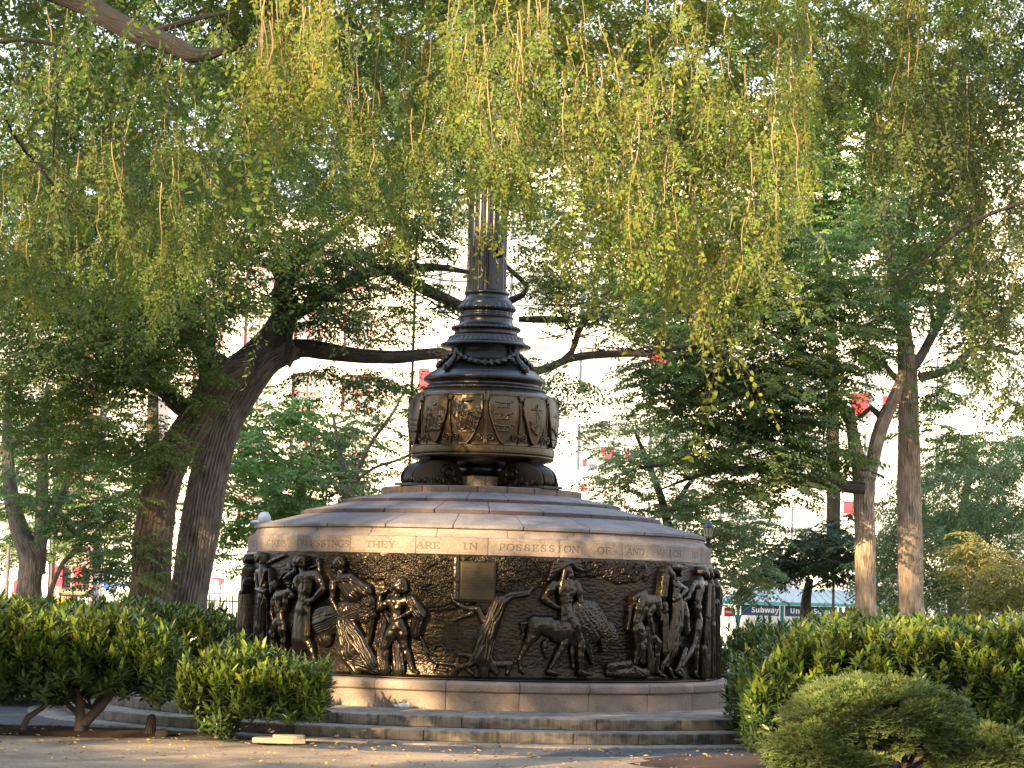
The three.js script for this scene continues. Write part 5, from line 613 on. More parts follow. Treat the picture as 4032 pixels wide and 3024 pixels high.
// farther trees: [label, trunk px list, z, bark, leaf material, leaf shape, blobs, options]
const farTrees = [
  ['slender tree with a trunk forked low into several stems, far left behind the hedge', [[[62, 1330, 34], [62, 1270, 28], [66, 1215, 26], [45, 1150, 20], [28, 1090, 18], [18, 1000, 14], [14, 900, 9], [20, 800, 5]], [[78, 1240, 20], [88, 1150, 15], [92, 1050, 13], [95, 930, 11], [105, 830, 6]], [[70, 1225, 14], [110, 1120, 10], [130, 1080, 7], [150, 1020, 5], [175, 960, 3]], [[100, 1150, 6], [140, 1060, 4], [200, 1000, 3]], [[100, 1330, 7], [112, 1270, 6], [150, 1200, 5], [195, 1185, 4]], [[0, 975, 10], [40, 950, 11], [75, 925, 11], [120, 890, 6]]], -22, 'barkMid', 'far', 'mid', [[100, 1000, 130, 90, -20, 3, 170], [240, 1040, 110, 90, -21, 3, 240], [190, 1130, 110, 50, -21, 2.5, 150], [250, 1210, 80, 30, -20, 2, 110], [30, 1120, 60, 60, -22, 2, 50], [230, 1250, 50, 22, -20, 1.5, 40], [120, 900, 150, 80, -23, 3, 220]], { tint: [0.45, 0.9], cut: -0.05, k: 3.4 }],
  ['bright green spreading tree behind the monument, between the big trunks and the urn', [[[640, 1300, 16], [640, 1180, 14], [650, 1080, 10], [660, 980, 6]], [[640, 1150, 8], [590, 1050, 6], [560, 950, 3]]], -30, 'barkDark', 'far', 'far', [[620, 960, 100, 70, -28, 4, 250], [560, 1050, 90, 80, -28, 4, 280], [680, 1050, 100, 70, -28, 4, 270], [540, 1180, 90, 60, -28, 3, 170], [720, 930, 70, 60, -29, 3, 120], [500, 960, 70, 80, -29, 3, 170], [620, 1130, 90, 50, -28, 3, 140], [600, 880, 60, 40, -29, 3, 60]], { tint: [0.8, 1.5], cut: 0.02, k: 1.6 }],
  ['thin bare-twigged tree left of the urn', [[[748, 1300, 10], [750, 1120, 8], [752, 1060, 7], [735, 980, 5], [720, 900, 3]], [[755, 1060, 6], [800, 960, 4], [850, 890, 3], [880, 830, 2]], [[752, 1050, 5], [810, 1010, 3], [880, 985, 3], [930, 940, 2]], [[750, 1080, 4], [700, 1020, 3], [670, 960, 2]]], -26, 'barkGrey', 'cool', 'mid', [[780, 950, 80, 60, -25, 3, 60], [840, 890, 60, 50, -25, 3, 50], [850, 980, 60, 40, -25, 2, 40], [760, 1040, 60, 40, -25, 3, 60], [900, 860, 40, 40, -25, 2, 30]], { tint: [0.6, 1.0], cut: 0 }],
  ['bushy pale green tree right of the urn, above the stone roof', [[[1460, 1330, 14], [1450, 1180, 11], [1430, 1080, 9], [1400, 1000, 6], [1370, 930, 3]], [[1440, 1120, 7], [1500, 1030, 5], [1540, 990, 3]]], -26, 'barkDark', 'cool', 'mid', [[1400, 950, 100, 60, -25, 3, 230], [1370, 1040, 80, 60, -25, 3, 190], [1480, 1040, 90, 60, -25, 3, 210], [1470, 1130, 110, 60, -26, 3, 240], [1570, 1110, 80, 50, -26, 3, 150], [1560, 1210, 80, 60, -27, 3, 170], [1620, 1240, 60, 50, -27, 2, 90], [1440, 890, 70, 40, -26, 3, 80], [1640, 1150, 50, 40, -27, 2, 50]], { tint: [0.75, 1.35], cut: -0.06, k: 3.2 }],
  ['dark rounded tree in front of the subway entrance', [[[1740, 1345, 14], [1742, 1290, 11], [1750, 1250, 8]]], -38, 'barkDark', 'dark', 'far', [[1740, 1200, 80, 34, -36, 3, 190], [1800, 1180, 60, 40, -36, 3, 140], [1700, 1230, 40, 30, -36, 2, 60], [1830, 1230, 40, 40, -36, 2, 70], [1670, 1245, 22, 30, -36, 1.3, 26], [1820, 1130, 40, 30, -36, 2, 50]], { tint: [0.6, 1.1], cut: -0.05 }],
  ['feathery grey-green tree filling the right behind the two trunks', [[[2060, 1345, 16], [2070, 1180, 12], [2090, 1050, 8], [2110, 960, 4]], [[2070, 1180, 7], [2010, 1130, 5], [1980, 1080, 3]], [[2080, 1130, 6], [2150, 1060, 4], [2200, 1030, 3]]], -30, 'barkMid', 'cool', 'droop', [[2080, 1060, 120, 90, -29, 4, 520], [2020, 1180, 110, 90, -29, 4, 440], [2160, 1160, 90, 90, -29, 4, 380], [1920, 1230, 50, 90, -30, 3, 200], [1920, 1110, 30, 60, -30, 2, 60], [2170, 980, 70, 50, -30, 3, 160], [2060, 1290, 120, 50, -29, 3, 240]], { tint: [0.7, 1.3], cut: -0.1, k: 2.6 }],
  ['small yellow-lit tree at the right edge behind the hedge', [[[2175, 1345, 9], [2168, 1290, 7], [2150, 1250, 5], [2130, 1215, 3]], [[2168, 1290, 5], [2110, 1250, 4], [2080, 1200, 2]]], -10, 'barkTan', 'gold', 'elm', [[2120, 1230, 70, 50, -9, 1.2, 170], [2090, 1170, 30, 30, -9, 0.8, 46], [2180, 1260, 50, 50, -9, 1.2, 130], [2130, 1290, 60, 30, -9, 1, 90]], { tint: [0.7, 1.2], cut: -0.05 }],
  ['tall tree far behind the flagstaff, its crown filling the top middle', [[[1010, 1200, 20], [1015, 900, 16], [1020, 600, 12], [1020, 400, 7]]], -38, 'barkDark', 'far', 'far', [[930, 330, 90, 90, -34, 3, 190], [960, 200, 110, 90, -34, 3, 190], [1000, 250, 190, 130, -36, 5, 620], [1150, 330, 130, 110, -36, 5, 260], [850, 300, 150, 110, -36, 5, 260], [1000, 90, 220, 100, -36, 5, 360], [900, 480, 90, 60, -37, 4, 60], [1280, 420, 110, 90, -37, 4, 170], [1270, 200, 140, 120, -37, 5, 280], [1240, 60, 160, 90, -37, 5, 240], [1000, -40, 300, 70, -36, 4, 260]], { tint: [0.7, 1.3], cut: 0.02 }],
  ['tall tree far behind on the left, seen through the elm crown', [[[330, 1250, 16], [330, 900, 13], [330, 600, 9], [330, 400, 5]]], -40, 'barkDark', 'far', 'far', [[330, 300, 220, 140, -38, 5, 460], [120, 300, 200, 140, -38, 5, 420], [550, 270, 180, 120, -38, 5, 360], [330, 110, 260, 110, -38, 5, 440], [80, 120, 180, 110, -38, 5, 300], [650, 110, 180, 100, -38, 5, 300], [60, 560, 130, 110, -38, 4, 160], [300, 560, 160, 120, -38, 4, 220], [560, 600, 100, 90, -38, 4, 70], [200, 800, 160, 80, -38, 4, 120], [780, 180, 120, 110, -38, 5, 200], [350, -40, 420, 70, -37, 4, 380], [120, 1000, 180, 110, -38, 4, 330], [60, 1150, 120, 70, -38, 3, 160], [280, 1090, 80, 90, -38, 3, 150], [250, 720, 200, 90, -38, 4, 200]], { tint: [0.7, 1.35], cut: -0.02 }],
  ['tall tree far behind on the right, its pale crown high above the upright trunks', [[[1800, 1200, 16], [1800, 900, 13], [1790, 600, 9], [1780, 350, 5]]], -36, 'barkDark', 'far', 'far', [[1900, 250, 190, 110, -33, 4, 330], [1730, 420, 130, 90, -33, 4, 260], [1850, 480, 110, 70, -33, 4, 170], [1780, 350, 190, 140, -34, 5, 560], [1600, 300, 170, 130, -34, 5, 340], [1950, 330, 160, 130, -34, 5, 290], [1780, 150, 220, 110, -34, 5, 340], [1550, 120, 170, 110, -34, 5, 260], [1990, 130, 150, 110, -34, 5, 200], [1450, 400, 110, 90, -35, 4, 170], [2110, 250, 110, 140, -35, 4, 200], [1750, 520, 140, 80, -34, 4, 240], [1420, 230, 120, 120, -35, 5, 220], [1780, -40, 420, 80, -33, 4, 400]], { tint: [0.8, 1.5], cut: -0.02 }],
];
for (const [lab, trunks, z, bark, lm, gm, bl, o] of farTrees) {
  const t = thing('park_tree', lab, 'tree');
  const ls = trunks.map(l => limb(l, z, 12, 0.08, 8)); mesh('trunk', ls[0], M[bark], t); if (ls.length > 1) mesh('limb', merge(ls.slice(1)), M[bark], t);
  foliage('crown', G[gm], L[lm], fill(more(seen(bl), 1.25), { lump: 1.3, sd: z, warm: [-0.15, 0.1], ...o }), t);
}
// ------------------------------------------------------------------ the near weeping elms whose branches hang into the top of the view
SEED = 51;
const elmL = thing('weeping_elm', 'near weeping elm with a thick dark bough at the top left', 'tree');
const elmR = thing('weeping_elm', 'near weeping elm whose long golden sunlit switches hang down right of the flagstaff', 'tree');
{
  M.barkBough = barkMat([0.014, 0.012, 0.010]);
  const bough = limb([[60, -40, 26, 0], [170, 0, 26, 0], [240, 42, 24, 0.2], [300, 72, 23, 0.4], [370, 95, 20, 0.6], [425, 122, 15, 0.8], [470, 112, 9, 1], [520, 100, 5, 1.2]], 20, 20, 0.08, 9);
  mesh('trunk', tube([V(-7.6, -0.1, 21), V(-7.4, 2, 21), V(-7.0, 5, 20.5), V(-6.5, 8, 20)], [0.62, 0.5, 0.42, 0.3], 24, { ridge: barkRidge(14, 0.1) }), M.barkBrown, elmL);
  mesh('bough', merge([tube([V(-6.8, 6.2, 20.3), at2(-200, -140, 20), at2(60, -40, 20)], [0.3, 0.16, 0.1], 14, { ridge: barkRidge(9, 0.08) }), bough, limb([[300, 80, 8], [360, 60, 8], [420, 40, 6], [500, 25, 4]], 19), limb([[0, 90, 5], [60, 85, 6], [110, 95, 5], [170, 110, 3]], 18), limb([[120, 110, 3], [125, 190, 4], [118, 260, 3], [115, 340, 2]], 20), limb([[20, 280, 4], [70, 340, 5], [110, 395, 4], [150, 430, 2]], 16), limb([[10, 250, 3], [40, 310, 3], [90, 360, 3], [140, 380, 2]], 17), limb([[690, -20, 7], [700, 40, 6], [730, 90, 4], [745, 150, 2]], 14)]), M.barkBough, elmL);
  mesh('trunk', tube([V(8.2, -0.1, 20), V(8.0, 2.5, 20), V(7.6, 5, 19.6), V(7.0, 8.5, 19)], [0.6, 0.48, 0.4, 0.26], 24, { ridge: barkRidge(14, 0.1) }), M.barkBrown, elmR);
  mesh('bough', merge([tube([V(7.4, 6.2, 19.5), V(5.5, 8.2, 19.5), V(3.2, 8.8, 19), V(0.8, 8.6, 18.5)], [0.26, 0.18, 0.12, 0.05], 12, { ridge: barkRidge(9, 0.08) }), tube([V(7.3, 6.6, 19.4), V(4.5, 8.0, 22), V(2, 7.6, 23)], [0.2, 0.12, 0.04], 10), limb([[2230, 430, 5], [2100, 480, 4], [2000, 560, 3], [1900, 640, 2]], 16)]), M.barkDark, elmR);
}
function hangers(blobs, o = {}) { const pl = fill(seen(blobs), { lump: 0.35, cut: 0.0, scale: [0.75, 1.2], tilt: [-0.25, 0.25], roll: 0.25, tint: [0.8, 1.25], warm: [0, 0.3], shell: 1.2, ...o }); return pl; }
// [x, y, half w, half h, z, half depth, count]
const leftH = [[300, 60, 250, 60, 21, 1.2, 150], [600, 40, 160, 60, 20, 1, 90], [585, 160, 60, 95, 23, 0.5, 30], [680, 180, 40, 90, 23, 0.4, 14], [110, 150, 110, 90, 19, 1.2, 70], [130, 330, 70, 70, 20, 0.8, 26], [330, 320, 150, 130, 16, 1.3, 120], [200, 480, 140, 130, 15, 1.3, 120], [420, 520, 120, 130, 14, 1.3, 110], [60, 520, 80, 140, 15, 1.2, 70], [330, 640, 120, 80, 12, 1.2, 70], [560, 420, 110, 110, 13, 1.2, 80], [660, 300, 90, 130, 13, 1.2, 70], [800, 250, 90, 150, 12, 1.2, 90], [760, 420, 80, 90, 10, 1.2, 50], [900, 150, 100, 130, 13, 1.2, 90], [130, 640, 110, 60, 12, 1.2, 50], [20, 780, 20, 60, 18, 0.3, 4], [40, 830, 22, 40, 18, 0.3, 4], [720, 60, 120, 70, 18, 1, 60], [480, 250, 90, 90, 17, 1, 46], [690, 660, 60, 40, 8, 1, 22], [560, 640, 40, 60, 9, 1, 22]];
const rightH = [[1050, 90, 90, 120, 19, 0.8, 60], [1010, 260, 70, 110, 18, 0.8, 36], [1200, 80, 130, 100, 20, 0.9, 100], [1330, 120, 110, 120, 21, 0.8, 100], [1180, 240, 90, 110, 19, 0.8, 60], [1330, 300, 100, 110, 20, 0.8, 80], [1480, 110, 120, 120, 20, 0.9, 110], [1450, 300, 100, 120, 19, 0.8, 80], [1290, 440, 90, 80, 20, 0.7, 50], [1400, 500, 100, 90, 19, 0.7, 70], [1520, 470, 100, 110, 20, 0.7, 80], [1560, 600, 60, 90, 20, 0.6, 46], [1620, 430, 60, 100, 19, 0.6, 46], [1480, 600, 60, 60, 20, 0.6, 26], [1250, 560, 60, 60, 18, 0.6, 26], [1620, 180, 110, 140, 18, 1, 80], [1760, 90, 120, 90, 19, 1, 70], [1860, 520, 30, 50, 20, 0.4, 8], [1690, 560, 26, 50, 21, 0.3, 6], [1070, 400, 50, 50, 19, 0.5, 20], [1100, 330, 60, 60, 18, 0.6, 26]];
const edgeH = [[2140, 120, 110, 130, 15, 1.2, 130], [2080, 320, 90, 130, 14, 1.2, 100], [2160, 420, 80, 140, 14, 1.2, 110], [2000, 180, 90, 110, 16, 1.2, 70], [2140, 640, 80, 110, 12, 1.2, 90], [2180, 800, 40, 60, 13, 0.8, 24], [1900, 330, 60, 110, 15, 1, 30], [2060, 520, 60, 70, 13, 1, 36], [2180, 560, 40, 120, 15, .6, 40], [1990, 440, 60, 60, 12, 1, 20]];
const thin = (l, k) => l.map(b => [...b.slice(0, 6), Math.round(b[6] * k)]);
const veilL = [[120, 40, 230, 130, 15, 2.5, 260], [420, 20, 230, 120, 15, 2.5, 260], [700, 20, 200, 120, 15, 2.5, 230], [930, 20, 170, 120, 14, 2.5, 190], [120, 250, 220, 130, 12, 2.5, 250], [380, 240, 210, 130, 11, 2.5, 240], [620, 260, 190, 140, 10, 2.5, 230], [850, 230, 170, 140, 9, 2.5, 210], [150, 430, 220, 110, 8, 2.5, 200], [400, 440, 200, 110, 7, 2.5, 200], [640, 450, 160, 90, 6, 2.2, 150], [850, 370, 90, 70, 6, 2, 70], [100, 600, 170, 80, 6, 2.2, 120], [330, 610, 150, 90, 5, 2, 130], [-150, -150, 400, 200, 16, 3, 300], [500, -220, 500, 180, 16, 3, 400]];
const veilR = [[1120, 40, 170, 120, 16, 2.2, 210], [1340, 40, 190, 120, 16, 2.2, 240], [1570, 60, 170, 130, 16, 2.2, 220], [1180, 220, 150, 110, 14, 2, 160], [1380, 240, 160, 120, 15, 2, 190], [1560, 260, 140, 120, 15, 2, 160], [1430, 420, 160, 120, 14, 2, 150], [1530, 540, 110, 110, 15, 1.5, 80], [1780, 60, 170, 110, 14, 2.4, 150], [1970, 60, 150, 120, 13, 2.4, 170], [1740, 260, 110, 100, 12, 2, 70], [1200, -200, 400, 180, 17, 3, 340], [1900, -200, 400, 180, 16, 3, 340]];
// hanging strands: a switch that falls from above the frame, carrying short leafy sprays that thicken toward its tip
function strands(env, n, z0, z1, o = {}) {
  const pl = [], tw = [], { x0 = env[0][0], x1 = env[env.length - 1][0], tint = [0.9, 1.4], warm = [0.15, 0.45] } = o;
  const low = x => { for (let i = 1; i < env.length; i++) if (x <= env[i][0]) return lerp(env[i - 1][1], env[i][1], (x - env[i - 1][0]) / (env[i][0] - env[i - 1][0])); return env[env.length - 1][1]; };
  for (let i = 0; i < n; i++) {
    const x = rr(x0, x1), z = rr(z0, z1), yb = low(x) * (1 - 0.75 * Math.pow(rnd(), 1.7)), ya = yb - rr(140, 380), b = x + rr(-45, 45), k = perPx2(z), pts = [];
    for (let q = 0; q <= 5; q++) { const t = q / 5; pts.push(at2(lerp(x, b, t * t) + rr(-9, 9), lerp(ya, yb, t), z + rr(-0.1, 0.1))); }
    tw.push(tube(pts, [0.006, 0.0045, 0.002], 5, { n: 14 }));
    const len = (yb - ya) * k, m = Math.round(len / 0.085);
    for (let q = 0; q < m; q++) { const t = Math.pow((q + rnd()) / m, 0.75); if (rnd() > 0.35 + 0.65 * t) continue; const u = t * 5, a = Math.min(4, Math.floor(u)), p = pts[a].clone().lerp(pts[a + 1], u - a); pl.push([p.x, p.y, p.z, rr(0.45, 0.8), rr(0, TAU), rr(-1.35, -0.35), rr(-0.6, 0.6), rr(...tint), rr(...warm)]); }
  }
  return [pl, tw];
}
const envR = [[980, 260], [1060, 420], [1150, 470], [1230, 560], [1300, 590], [1370, 560], [1430, 620], [1490, 690], [1560, 745], [1610, 680], [1660, 600], [1700, 600], [1740, 420], [1800, 300], [1900, 420], [1960, 360], [2060, 520], [2130, 720], [2230, 760]];
const envL = [[-20, 700], [25, 860], [60, 700], [140, 640], [250, 660], [350, 690], [450, 640], [530, 380], [585, 300], [650, 310], [720, 370], [790, 480], [860, 560], [950, 420], [1000, 300]];
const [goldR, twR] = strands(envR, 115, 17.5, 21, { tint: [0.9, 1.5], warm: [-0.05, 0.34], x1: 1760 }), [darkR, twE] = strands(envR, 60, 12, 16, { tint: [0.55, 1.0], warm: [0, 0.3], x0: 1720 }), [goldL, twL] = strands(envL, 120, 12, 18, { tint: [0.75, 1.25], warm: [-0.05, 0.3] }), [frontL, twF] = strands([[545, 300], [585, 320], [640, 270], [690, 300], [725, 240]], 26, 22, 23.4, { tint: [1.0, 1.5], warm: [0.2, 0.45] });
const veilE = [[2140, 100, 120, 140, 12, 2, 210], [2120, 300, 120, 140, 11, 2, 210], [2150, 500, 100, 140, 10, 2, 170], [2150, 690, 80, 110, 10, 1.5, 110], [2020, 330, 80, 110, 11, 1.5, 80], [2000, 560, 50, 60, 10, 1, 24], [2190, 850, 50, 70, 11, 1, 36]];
foliage('crown', G.near, L.elm, [...hangers(veilL, { cut: -0.12, lump: 0.5, tilt: [-0.6, 0.2], roll: 0.5, shell: 0.9, tint: [0.6, 1.2], warm: [-0.08, 0.25] }), ...goldL, ...frontL], elmL);
foliage('crown', G.near, L.elm, [...hangers(veilR, { cut: -0.1, lump: 0.5, tilt: [-0.6, 0.2], roll: 0.5, shell: 0.9, tint: [0.8, 1.4], warm: [0.1, 0.45] }), ...goldR, ...darkR, ...hangers(veilE, { cut: -0.12, lump: 0.5, tilt: [-0.6, 0.2], roll: 0.5, shell: 0.9, tint: [0.45, 0.85], warm: [-0.05, 0.2] })], elmR);  // tints paint golden sun into this crown, shade into its right edge
foliage('crown', [...G.hang, ...G.hang, ...G.hangLong], L.elm, hangers(thin(leftH, 0.25), { tilt: [-0.6, 0.6], roll: 0.6, warm: [-0.1, 0.18] }), elmL);
foliage('crown', [...G.hang, ...G.hang, ...G.hangLong], L.elm, [...hangers(thin(rightH, 0.22), { tilt: [-0.5, 0.5], roll: 0.5, warm: [0.2, 0.5], tint: [1.0, 1.5] }), ...hangers(thin(edgeH, 0.4), { tint: [0.45, 0.9], warm: [0, 0.25] })], elmR);  // warm tint again puts sunlight into the right-hand switches
M.twig = std([0.25, 0.18, 0.08], 0.85); mesh('switch', merge([...twR, ...twE]), M.twig, elmR); mesh('switch', merge([...twL, ...twF]), M.twig, elmL);
// ------------------------------------------------------------------ unseen trees added on the sun's side, crowns shaped to throw shade and dapples
{
  SEED = 61;
  const e1 = V(Math.cos(SUN_AZ), 0, Math.sin(SUN_AZ)), e2 = V().crossVectors(SUN, e1).multiplyScalar(-1); if (e2.y < 0) e2.negate();
  const gaps = []; const gap = (p, r, q = 1) => gaps.push([p.dot(e1), p.dot(e2), r, q]);  // holes cut in the leaf layer where sun patches should land
  gap(V(...polar(3.9, -20 * D2R, 2.5)), 0.55); gap(V(...polar(3.9, -8 * D2R, 2.6)), 0.5); gap(V(...polar(3.9, -14 * D2R, 2.0)), 0.45); gap(V(...polar(3.9, 2 * D2R, 2.5)), 0.35); gap(V(...polar(3.9, -22 * D2R, 1.3)), 0.4);
  gap(V(...polar(1.2, -28 * D2R, 4.95)), 0.4); gap(V(...polar(1.2, -8 * D2R, 4.7)), 0.3); gap(V(0.0, 7.9, 0.3), 0.32); gap(V(0.1, 3.9, 0.5), 0.22); gap(V(-3.2, 2.8, 1.9), 0.22); gap(V(0.3, 8.6, .3), .2);
  for (const [x, y, z, r] of [[585, 150, 23, 0.5], [690, 180, 23, 0.3], [570, 250, 23, .25], [1300, 120, 20.5, 0.5], [1400, 250, 20, 0.45], [1450, 100, 20, 0.4], [1500, 520, 20, 0.55], [1560, 610, 20, 0.45], [1300, 420, 20, 0.35], [1380, 480, 19.5, 0.4], [1620, 430, 19, 0.35], [1690, 560, 21, 0.2], [1180, 150, 19.5, 0.3], [1060, 120, 19, 0.25], [30, 830, 18, 0.3], [130, 300, 20, 0.25], [1870, 520, 20, 0.2], [2150, 60, 15, 0.4], [430, 560, 14, 0.35], [230, 500, 15, 0.35], [330, 650, 12, .3], [600, 560, -9, 0.4], [2120, 1230, -9, 1.0], [1867, 1150, -17, 0.45], [1850, 1010, -17, 0.4], [1910, 890, -17, 0.4], [1966, 850, -18, 0.3], [1965, 990, -18, 0.35], [1968, 1290, -18, .3], [1870, 1290, -17, .25], [880, 300, 13, 0.3], [1750, 1010, 12, .3]]) gap(at2(x, y, z), z > 10 ? r * 1.5 : r);
  for (let i = 0; i < 12; i++) gap(V(4.5 + i * 0.55, 1.7, 6.2), 0.42, 0.9); gap(V(-5.4, 1.5, 6.5), 0.3); gap(V(-6.6, 1.55, 6.5), 0.2); gap(V(-3.0, 1.05, 7), 0.22); gap(V(-3.9, 1.0, 7), 0.16); gap(V(4.2, 0.5, 10.9), 0.3); gap(V(4.4, .3, 11.2), .2); gap(V(4.5, 0.55, 8), 0.3);
  for (const [x, z, r] of [[-4, 9.6, 0.22], [-2.6, 9.5, 0.16], [-0.8, 9.2, 0.22], [0.9, 9.8, 0.2], [-5.2, 9.3, .2], [2.4, 9.9, .16], [-1.8, 10.3, .14], [3.2, 10.8, .15], [-4.5, 10.6, .2], [-3.2, 10.9, .22], [-0.5, 10.8, .25], [1.2, 10.7, .2], [-2, 9.9, .2], [0.2, 9.1, .2], [-4.8, 8.2, .12], [-3.6, 8.6, .14]]) gap(V(x, 0, z), r);
  const names = [['unseen tree added beyond the left edge, crown shaped to shade the hedge', -18], ['unseen tree added beyond the left edge, crown shaped to shade the monument', -6], ['unseen tree added behind the viewer, crown shaped to shade the front lawn', 6], ['unseen tree added behind the viewer, crown shaped to shade the right hedge', 18]];
  const per = names.map(() => []);
  for (let i = 0; i < 42000; i++) {
    const s = rr(-27, 30), t = rr(-9, 23), q = 41 + gauss() * 2.4; const p = e1.clone().multiplyScalar(s).addScaledVector(e2, t).addScaledVector(SUN, q);
    if (p.y < 2.5) continue; let open = false; for (const [a, b, r] of gaps) { const d = Math.hypot(s - a, t - b); if (d < r + 0.42) { open = true; break; } }
    const airy = smooth(5.0, 8.0, s) * (s > 8 ? smooth(-3.0, -2.0, t) : smooth(-1.6, -0.4, t));                          // leaf layer thinned on this side to let more sun through
    if (open || fbm(s * 0.55, t * 0.55, 3.1, 3) < lerp(-0.4, -0.06, airy) || fbm(s * 1.6, t * 1.6, 9.4, 2) < lerp(-0.5, -0.06, airy)) continue;
    if (t > 17 + 3 * n3(s * 0.3, 1.2)) continue;
    per[clamp(Math.floor((s + 24) / 12), 0, 3)].push([p.x, p.y, p.z, rr(1.0, 1.5), rr(0, TAU), rr(-0.6, 0.4), rr(-1.4, 1.4), rr(0.7, 1.2), rr(-0.1, 0.2)]);
  }
  names.forEach(([lab, s0], k) => {
    const t = thing('added_shade_tree', lab, 'tree', [0, 0, 0]); const c = e1.clone().multiplyScalar(s0).addScaledVector(SUN, 42), base = V(c.x, 0, c.z);
    mesh('trunk', tube([base.clone(), base.clone().add(V(0.1, 4, 0)), base.clone().add(V(-0.2, 9, 0.2)), base.clone().add(V(0.2, 16, 0))], [0.6, 0.45, 0.36, 0.1], 18, { ridge: barkRidge(12, 0.1) }), M.barkBrown, t);
    foliage('crown', G.far, L.mid, per[k], t);
  });
}
// ------------------------------------------------------------------ buildings, subway entrance, lamps, small things
const font = await new FontLoader().loadAsync('fonts/droid/droid_sans_bold.typeface.json');
const serif = await new FontLoader().loadAsync('fonts/droid/droid_serif_bold.typeface.json');
const text = (s, size, depth = 0.03, f = font) => { const g = new TextGeometry(s, { font: f, size, depth, curveSegments: 4, bevelEnabled: false }); g.computeBoundingBox(); const b = g.boundingBox; g.translate(-(b.min.x + b.max.x) / 2, -(b.min.y + b.max.y) / 2, 0); return g; };
const onFront = (g, x, y, z) => { g.translate(x, y, z); return g; };
const C = { white: std([0.80, 0.78, 0.75], 0.8), cream: std([0.72, 0.66, 0.58], 0.85), grey: std([0.32, 0.32, 0.34], 0.8), dark: std([0.10, 0.095, 0.10], 0.7), brick: std([0.36, 0.25, 0.24], 0.9), red: std([0.72, 0.03, 0.06], 0.6), blue: std([0.02, 0.10, 0.55], 0.6), glass: phys([0.30, 0.34, 0.36], 0.12, { metalness: 0.1, clearcoat: 1 }), frame: std([0.55, 0.55, 0.55], 0.6), redframe: std([0.45, 0.10, 0.08], 0.6), letter: std([0.85, 0.85, 0.85], 0.6), gold: std([0.75, 0.55, 0.12], 0.5), orange: std([0.85, 0.38, 0.02], 0.6), green: std([0.25, 0.6, 0.15], 0.6), pink: std([0.75, 0.35, 0.45], 0.6) };
const GL = groundY(-90), zf = -92;
function windowUnit(parent, x, y, w, h, z, fm, nx = 2, ny = 2) { const f = []; const b = 0.09; f.push(box(x - w / 2, x + w / 2, y, y + b, z - 0.05, z + 0.10), box(x - w / 2, x + w / 2, y + h - b, y + h, z - 0.05, z + 0.10), box(x - w / 2, x - w / 2 + b, y + b, y + h - b, z - 0.05, z + 0.10), box(x + w / 2 - b, x + w / 2, y + b, y + h - b, z - 0.05, z + 0.10)); for (let i = 1; i < nx; i++) f.push(box(x - w / 2 + w * i / nx - 0.035, x - w / 2 + w * i / nx + 0.035, y + b, y + h - b, z - 0.04, z + 0.06)); for (let j = 1; j < ny; j++) f.push(box(x - w / 2 + b, x + w / 2 - b, y + h * j / ny - 0.03, y + h * j / ny + 0.03, z - 0.035, z + 0.055)); const m = mesh('window', merge(f), fm, parent); mesh('pane', box(x - w / 2 + b, x + w / 2 - b, y + b, y + h - b, z - 0.03, z), C.glass, m); return m; }
function facade(t, x0, x1, y1, z, mat, wins, depth = 14, skip = 0) { // wall with real openings: piers and spandrels round every window of a regular grid
  const { w, h, gx, rows } = wins, n = Math.max(1, Math.floor((x1 - x0 - 0.6) / gx)), off = (x1 - x0 - n * gx) / 2, g = []; let prev = GL + skip;
  for (const y of rows) { g.push(box(x0, x1, prev, y, z - 0.4, z)); for (let i = 0; i <= n; i++) { const a = i ? x0 + off + (i - 0.5) * gx + w / 2 : x0, b = i < n ? x0 + off + (i + 0.5) * gx - w / 2 : x1; g.push(box(a, b, y, y + h, z - 0.4, z)); } prev = y + h; }
  g.push(box(x0, x1, prev, y1, z - 0.4, z)); g.push(box(x0, x1, GL, y1 - 0.2, z - depth, z - 0.6)); mesh('wall', merge(g), mat, t);
  const win = t.userData.win || {}; for (const y of rows) for (let i = 0; i < n; i++) windowUnit(t, x0 + off + (i + 0.5) * gx, y, w, h, z - 0.25, win.frame || C.frame, win.nx || 2, win.ny || 2); delete t.userData.win;
  mesh('cornice', merge([box(x0 - 0.1, x1 + 0.1, y1 + 0.002, y1 + 0.35, z - 0.4, z + 0.35), box(x0 - 0.05, x1 + 0.05, y1 - 0.35, y1, z + 0.002, z + 0.2)]), mat, t);
}
const px = (x, y = 1250, z = zf) => at2(x, y, z);
